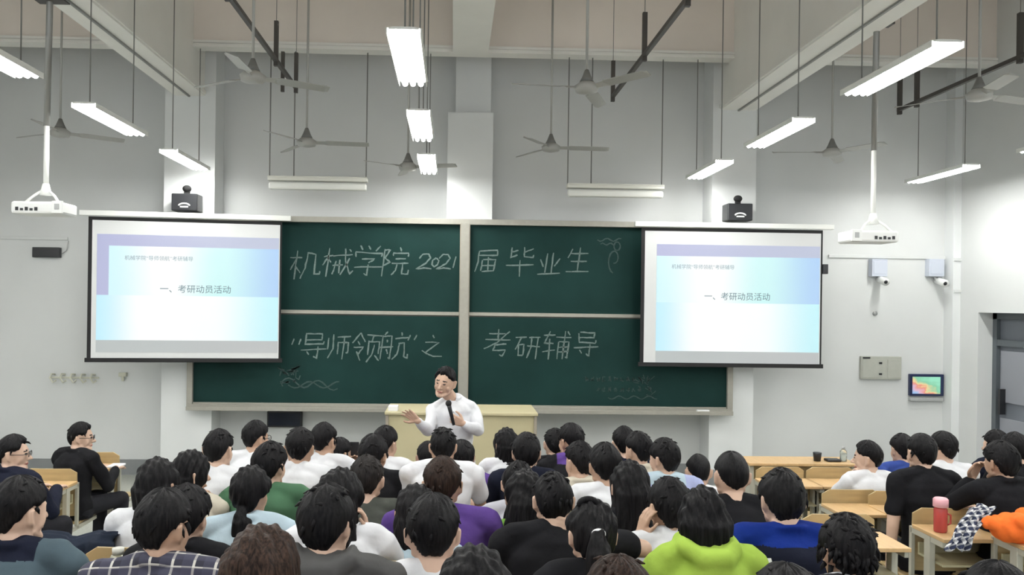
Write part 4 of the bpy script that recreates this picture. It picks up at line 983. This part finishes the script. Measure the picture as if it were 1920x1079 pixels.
# front desk of the right block
A = P(1405, 880, 8.1)[0]; B = P(1612, 880, 8.1)[0]
t = thing('front_desk', 'long pale wooden front desk of the right block near the wall', 'desk', ((A+B)/2, 8.3, 0))
G().box((A, 8.1, .735), (B, 8.5, .76)).build('desktop', MT['desk'], t, bevel=.004)
G().box((A+.03, 8.42, .12), (B-.03, 8.44, .735)).build('modesty_panel', MT['ply'], t)
for x in (A+.02, B-.06): G().box((x, 8.14, 0), (x+.04, 8.46, .735)).build('leg', MT['leg'], t)
c = P(1532, 880, 8.25)
tag(G().tube([(c[0], 8.25, .76), (c[0], 8.25, .762), (c[0], 8.25, .845), (c[0], 8.25, .85)], [.001, .033, .042, .038], 18).build('cup', MT['black']), 'black cup standing on the long front desk', 'cup')
c = P(1581, 880, 8.25)
t = thing('water_bottle', 'clear water bottle on the long front desk', 'bottle', (c[0], 8.25, .76))
G().tube([(c[0], 8.25, .761), (c[0], 8.25, .86), (c[0], 8.25, .885)], [.034, .034, .016], 16).build('body', MT['glass'], t)
G().tube([(c[0], 8.25, .885), (c[0], 8.25, .91)], .016, 12).build('cap', MT['grey'], t)
x = P(1560, 880, 8.3)[0]; tag(G().box((x-.09, 8.2, .76), (x+.05, 8.3, .785)).build('pencil_case', MT['black'], bevel=.008), 'dark pencil case lying between cup and bottle', 'pencil case')

# ---------------------------------------------------------------- small things on the desks
def desk_z(D): return fz(D)+.798
def deskpt(px, root, off):            # point on the desktop behind the seat whose root is at y = root
    y = root-off; return P(px, 1000, y)[0], y, fz(root)+.798
x, y, z = deskpt(1763, 5.28, .40)
t = thing('drink_bottle', 'transparent red bottle with pink lid on the desk behind the black tee', 'bottle', (x, y, z))
MT['redc'] = mat('red_clear_plastic', (.60, .09, .08), .2, trans=.35); MT['pinkl'] = mat('pink_lid', (.80, .42, .47), .4)
G().tube([(x, y, z+.001), (x, y, z+.01), (x, y, z+.135), (x, y, z+.15)], [.034, .038, .038, .030], 18).build('body', MT['redc'], t)
G().tube([(x, y, z+.148), (x, y, z+.152), (x, y, z+.195), (x, y, z+.205)], [.03, .043, .043, .034], 18).build('lid', MT['pinkl'], t)
G().tube([(x+.04, y, z+.11), (x+.062, y, z+.10), (x+.062, y, z+.05), (x+.04, y, z+.04)], .006, 6).build('handle', MT['redc'], t)
x, y, z = deskpt(222, 3.91, .40)
t = thing('drink_bottle', 'clear pale bottle left of the dark plaid shirt', 'bottle', (x, y, z))
MT['pale'] = mat('pale_drink', (.55, .55, .38), .25, trans=.5)
G().tube([(x, y, z+.001), (x, y, z+.01), (x, y, z+.10), (x, y, z+.125)], [.034, .040, .040, .024], 18).build('body', MT['pale'], t)
G().tube([(x, y, z+.125), (x, y, z+.15)], .024, 14).build('lid', MT['cream'], t)
def bundle(name, c, r, m, label, cat, seed, n=16, flat=.6):
    rg = random.Random(seed); g = G(); g.ell(c, (r[0]*.8, r[1]*.8, r[2]*.85))
    for k in range(n):
        a = rg.uniform(0, 2*PI); b_ = rg.uniform(-.2, .6); p = np.array((c[0]+r[0]*.6*math.cos(a), c[1]+r[1]*.6*math.sin(a), c[2]+r[2]*b_)); q = p+np.array((r[0]*rg.uniform(-.4, .4), r[1]*rg.uniform(-.4, .4), r[2]*rg.uniform(-.3, .3)))
        g.caps(p, r[2]*rg.uniform(.25, .45), q, r[2]*rg.uniform(.2, .4))
    me = remesh(g, name, .007, 1, lambda v: fold_disp(seed, .004)(v)+.006*np.abs(np.sin(v[:, 0]*38+v[:, 2]*30+2*np.sin(v[:, 1]*20))))
    n_ = len(me.vertices); v = np.zeros(n_*3, np.float32); me.vertices.foreach_get('co', v); v = v.reshape(-1, 3); base = c[2]-r[2]*.8; v[:, 2] = np.maximum(v[:, 2], base); v -= np.array((c[0], c[1], base), np.float32)
    me.vertices.foreach_set('co', v.ravel()); o = bpy.data.objects.new(name, me); COL.objects.link(o); o.location = (c[0], c[1], base); me.materials.append(m); me.polygons.foreach_set('material_index', [0]*len(me.polygons))
    return tag(o, label, cat)
x, y, z = deskpt(1905, 4.93, .36); bundle('folded_jacket', (x, y, z+.075), (.18, .13, .095), CL['orange'], 'bright orange jacket bundled on the desk at the right edge', 'jacket', 3)
def drape(name, pts, wid, m, label, cat, seed, thick=.012):
    """cloth hanging along a path; pts are world points of its centre line, wid along x"""
    n = len(pts); rg = random.Random(seed); g = G(); rows = []; K = 15
    dense = []
    for i in range(n-1):
        for k in range(6): t = k/6; dense.append(tuple(pts[i][j]*(1-t)+pts[i+1][j]*t for j in range(3)))
    dense.append(pts[-1]); P0, P1 = [], []
    for i, p in enumerate(dense):
        for k in range(K):
            u = k/(K-1)-.5; f_ = .018*math.sin(u*17+seed)*min(1, i/6)+.008*math.sin(u*31+i*.5)
            w_ = wid*(1+.06*math.sin(i*.7)); P0.append((p[0]+u*w_, p[1]-thick/2+f_, p[2]+.012*math.sin(u*9+seed))); P1.append((p[0]+u*w_, p[1]+thick/2+f_, p[2]+.012*math.sin(u*9+seed)+.004))
    N_ = len(dense)*K; f = []
    for i in range(len(dense)-1):
        for k in range(K-1):
            a = i*K+k; f.append((a, a+1, a+K+1, a+K)); f.append((N_+a, N_+a+K, N_+a+K+1, N_+a+1))
    for i in range(len(dense)-1):
        a = i*K; f.append((a, a+K, N_+a+K, N_+a)); a = i*K+K-1; f.append((a, N_+a, N_+a+K, a+K))
    for k in range(K-1):
        f.append((k, N_+k, N_+k+1, k+1)); a = (len(dense)-1)*K+k; f.append((a, a+1, N_+a+1, N_+a))
    g.add(P0+P1, f); o = g.build(name, m, smooth=True)
    return tag(o, label, cat)
# checked jacket over the left corner of the seat with the raised hands
D = 4.66; p1 = P(1845, 951, D); p2 = P(1822, 975, D-.06); p3 = P(1805, 1005, D-.12); p4 = P(1792, 1032, D-.14)
drape('checked_jacket', [(p1[0], D+.10, p1[2]-.10), (p1[0], D+.03, p1[2]-.01), p1, p2, p3, p4], .115, CL['check'], 'blue and white checked jacket hanging over a seat back', 'jacket', 2)
D = 3.80; zt = fz(4.05)+.91; xj = P(140, 1020, D)[0]
drape('denim_jacket', [(xj, D+.10, zt-.22), (xj, D+.09, zt-.02), (xj, D+.03, zt+.02), (xj, D-.03, zt-.01), (xj-.01, D-.06, zt-.15), (xj-.02, D-.07, zt-.40)], .36, CL['jean'], 'dark navy jacket draped over the empty seat back at lower left', 'jacket', 5, .03)
# pink tote bag
x, y, z = deskpt(893, 4.35, .42)
t = thing('tote_bag', 'pale pink cloth bag with grey patch right of the white tee', 'bag', (x, y, z))
gg = G(); gg.ell((x, y, z+.10), (.075, .05, .115)); gg.box((x-.065, y-.04, z), (x+.065, y+.04, z+.15)); me = remesh(gg, 'bag_body', .008, 4); me.transform(Matrix.Translation((-x, -y, -z)))
place(me, 'bag_body', CL['pink'], t)
G().box((x-.02, y-.062, z+.12), (x+.045, y-.045, z+.16)).build('patch', MT['grey'], t, bevel=.004)
# phone of the small black-clad person
_w = PHONE[2][1][2]; c = tuple(WLOC[PHONE[0].name] @ Vector((_w[0]-.035, _w[1]-.005, _w[2]+.15)))
t = thing('mobile_phone', 'dark phone held up beside the head of a front-row person', 'phone', c)
G().box((c[0]-.037, c[1]-.005, c[2]-.07), (c[0]+.037, c[1]+.005, c[2]+.07)).build('case', MT['black'], t, bevel=.004)
G().box((c[0]-.033, c[1]+.005, c[2]-.065), (c[0]+.033, c[1]+.0065, c[2]+.065)).build('screen', MT['blackm'], t)
x, y, z = deskpt(1684, 6.12, .40); tag(G().box((x-.06, y-.1, z), (x+.05, y+.06, z+.012)).build('notebook', MT['paper'], bevel=.002), 'white notebook on the desk behind the white tee turned left', 'notebook')
x, y, z = deskpt(215, 7.9, .38); tag(G().box((x-.05, y-.08, z), (x+.06, y+.08, z+.015)).build('notebook', MT['paper'], bevel=.002), 'white notebook on the desk before the black jacket', 'notebook')

# ---------------------------------------------------------------- lecturer
YLE = 7.0; X0 = P(853, 800, YLE)[0]
t = thing('person', 'lecturer in white shirt with microphone, gesturing with open hand', 'person', (X0, YLE, 0), PI)
def LP(px, py, D=YLE): p = P(px, py, D); return np.array((-(p[0]-X0), -(p[1]-YLE), p[2]))
hcn = LP(834, 718, 6.93); Mh = Matrix.Translation(hcn) @ Matrix.Rotation(math.radians(-22), 4, 'Z') @ Matrix.Rotation(math.radians(-3), 4, 'X') @ Matrix.Rotation(math.radians(-9), 4, 'Y')
N = LP(850, 747, 7.0); shz = N[2]-.05
def ltorso(g, inf=0., hip=.86):
    zs = [hip, .95, 1.10, shz-.14, shz-.05, shz+.005, N[2]-.01]; hw = [.170, .165, .150, .160, .165, .110, .07]; hd = [.115, .115, .110, .118, .105, .085, .060]
    g.loft([[(N[0]*((z-hip)/(N[2]-hip))+(a+inf)*math.cos(q), (b_+inf)*math.sin(q)+N[1]*(z-hip)/(N[2]-hip), z) for q in np.linspace(0, 2*PI, 24, endpoint=False)] for z, a, b_ in zip(zs, hw, hd)])
    for s, px in ((1, 820), (-1, 884)): e = LP(px, 765); g.caps(N+np.array((s*.035, 0, -.01)), .042+inf*.6, e, .040+inf)
AR = (LP(812, 771), LP(803, 806, 6.88), LP(783, 790, 6.72)); AL = (LP(889, 771), LP(897, 808, 6.90), LP(868, 795, 6.74))
g = G(); add_head(g, Mh); g.caps(Mh @ Vector((0, -.02, -.06)), .052, N+np.array((0, -.005, -.03)), .058, 14); ltorso(g, -.006)
for A_ in (AR, AL): g.caps(A_[0], .048, A_[1], .039); g.caps(A_[1], .039, A_[2], .027)
add_hand(g, AR[2], (.75, .25, .65), (-.2, -1, .2), 1, .25, .9, .95)
add_hand(g, AL[2], (.85, .25, .40), (-.1, 1, -.1), 1, 1.25, .2, .95)
for s in (-1, 1):
    g.caps((s*.09, 0, .90), .085, (s*.10, .01, .50), .058); g.caps((s*.10, .01, .50), .058, (s*.10, -.02, .09), .038); g.caps((s*.10, -.03, .05), .036, (s*.11, .14, .03), .026)
me = remesh(g, 'body', .0052, 2); paint_face(me, Mh); place(me, 'body', [SK[2], MT['eye'], MT['brow'], MT['lip']], t)
g = G(); ltorso(g, .014, .80)
for A_ in (AR, AL): g.caps(A_[0], .060, A_[1], .053); g.caps(A_[1], .052, A_[2]-(A_[2]-A_[1])*.12, .040)
sh = place(remesh(g, 'shirt', .008, 3, fold_disp(77, .0055)), 'shirt', CL['white'], t); sh.data.polygons.foreach_set('material_index', [0]*len(sh.data.polygons))
g = G(); g.tube([N+np.array((.064*math.cos(a), .058*math.sin(a), .012-.012*math.sin(a))) for a in np.linspace(PI*.62, PI*2.38, 17)], .016, 8)
for s in (-1, 1): g.hexa([tuple(N+np.array(q)) for q in ((s*.015, .075, -.015), (s*.06, .062, -.035), (s*.06, .052, -.035), (s*.015, .063, -.015), (s*.025, .062, .015), (s*.066, .03, .015), (s*.062, .02, .015), (s*.02, .052, .015))])
me = remesh(g, 'collar', .006, 1); c_ = place(me, 'collar', CL['white'], t); c_.data.polygons.foreach_set('material_index', [0]*len(me.polygons))
g = G(); z0 = N[2]
for k in range(5): g.ell((N[0]*.8+.0, .135, z0-.10-.085*k), (.006, .003, .006), 8, 5)
g.build('buttons', MT['grey'], t, local=True)
g = G()
for s in (-1, 1): g.caps((s*.09, 0, .90), .095, (s*.10, .01, .50), .070); g.caps((s*.10, .01, .50), .070, (s*.10, -.02, .10), .060)
g.caps((-.06, 0, .9), .10, (.06, 0, .9), .10)
place(remesh(g, 'trousers', .012, 2), 'trousers', CL['darktrousers'], t)
for s in (-1, 1):
    g = G(); g.caps((s*.10, -.03, .045), .044, (s*.115, .15, .038), .038); g.box((s*.108-.042, -.07, 0), (s*.108+.042, .19, .03)); place(remesh(g, 'shoe', .009, 3), 'shoe', MT['shoe'], t)
make_hair('short', Mh, 41, t, 'black', N, .9)
m0 = np.array(P(841, 757, 6.68)); m1 = np.array(P(851, 798, 6.64))
m = thing('microphone', 'black handheld microphone in the lecturer\'s hand', 'microphone', tuple(m1))
dv = m1-m0; G().tube([m0+dv*.12, m0+dv*.2, m1], [.019, .017, .012], 14).build('handle', MT['black'], m)
G().ell(tuple(m0), (.025, .025, .027)).build('grille', MT['blackm'], m)

sh = [o for o in LET[0].children if o.name.startswith('shirt')][0]; zc0 = LET[3][2]
T_ = lambda x, z, k, pts: [[(x+a*k, z-b_*k) for a, b_ in ln] for ln in pts]
decal(sh, T_(-.03, zc0-.075, .0007, [[(10, 30), (90, 26)], [(50, 0), (48, 40), (10, 95)], [(50, 40), (92, 92)], [(46, 76), (56, 88)]])+T_(.05, zc0-.09, .0007, [[(0, 40), (60, 34)], [(30, 0), (20, 80)], [(22, 80), (50, 60)]]), .012, MT['paper'], 'shirt_lettering')
decal(sh, T_(-.03, zc0-.16, .0009, [[(60, 8), (30, 0), (5, 20), (5, 48), (30, 62), (70, 50)]]), .014, MT['paper'], 'shirt_lettering')
sh = [o for o in SPORT[0].children if o.name.startswith('shirt')][0]; zc0 = SPORT[3][2]
decal(sh, [[(-.185, zc0-.13), (-.16, zc0-.10), (-.13, zc0-.085), (-.10, zc0-.08)]], .014, MT['paper'], 'white_piping')
tp, Mh, _, N = PONY
g = G(); b0 = np.array(Mh @ Vector((0, -.128, .048))); g.tube([b0+np.array((.020*math.cos(a), -.012, .014*math.sin(a))) for a in np.linspace(0, 2*PI, 17)], .0055, 8); g.build('hair_clip', MT['paper'], tp, local=True)
g = G(); top = np.array(Mh @ Vector((-.02, -.02, .128)))
g.tube([top+np.array((.030*math.cos(a), 0, .002+.018*math.sin(a))) for a in np.linspace(-.3, PI+.3, 11)], .012, 8); place(g.mesh('hair_bow'), 'hair_bow', HM['black'], tp)
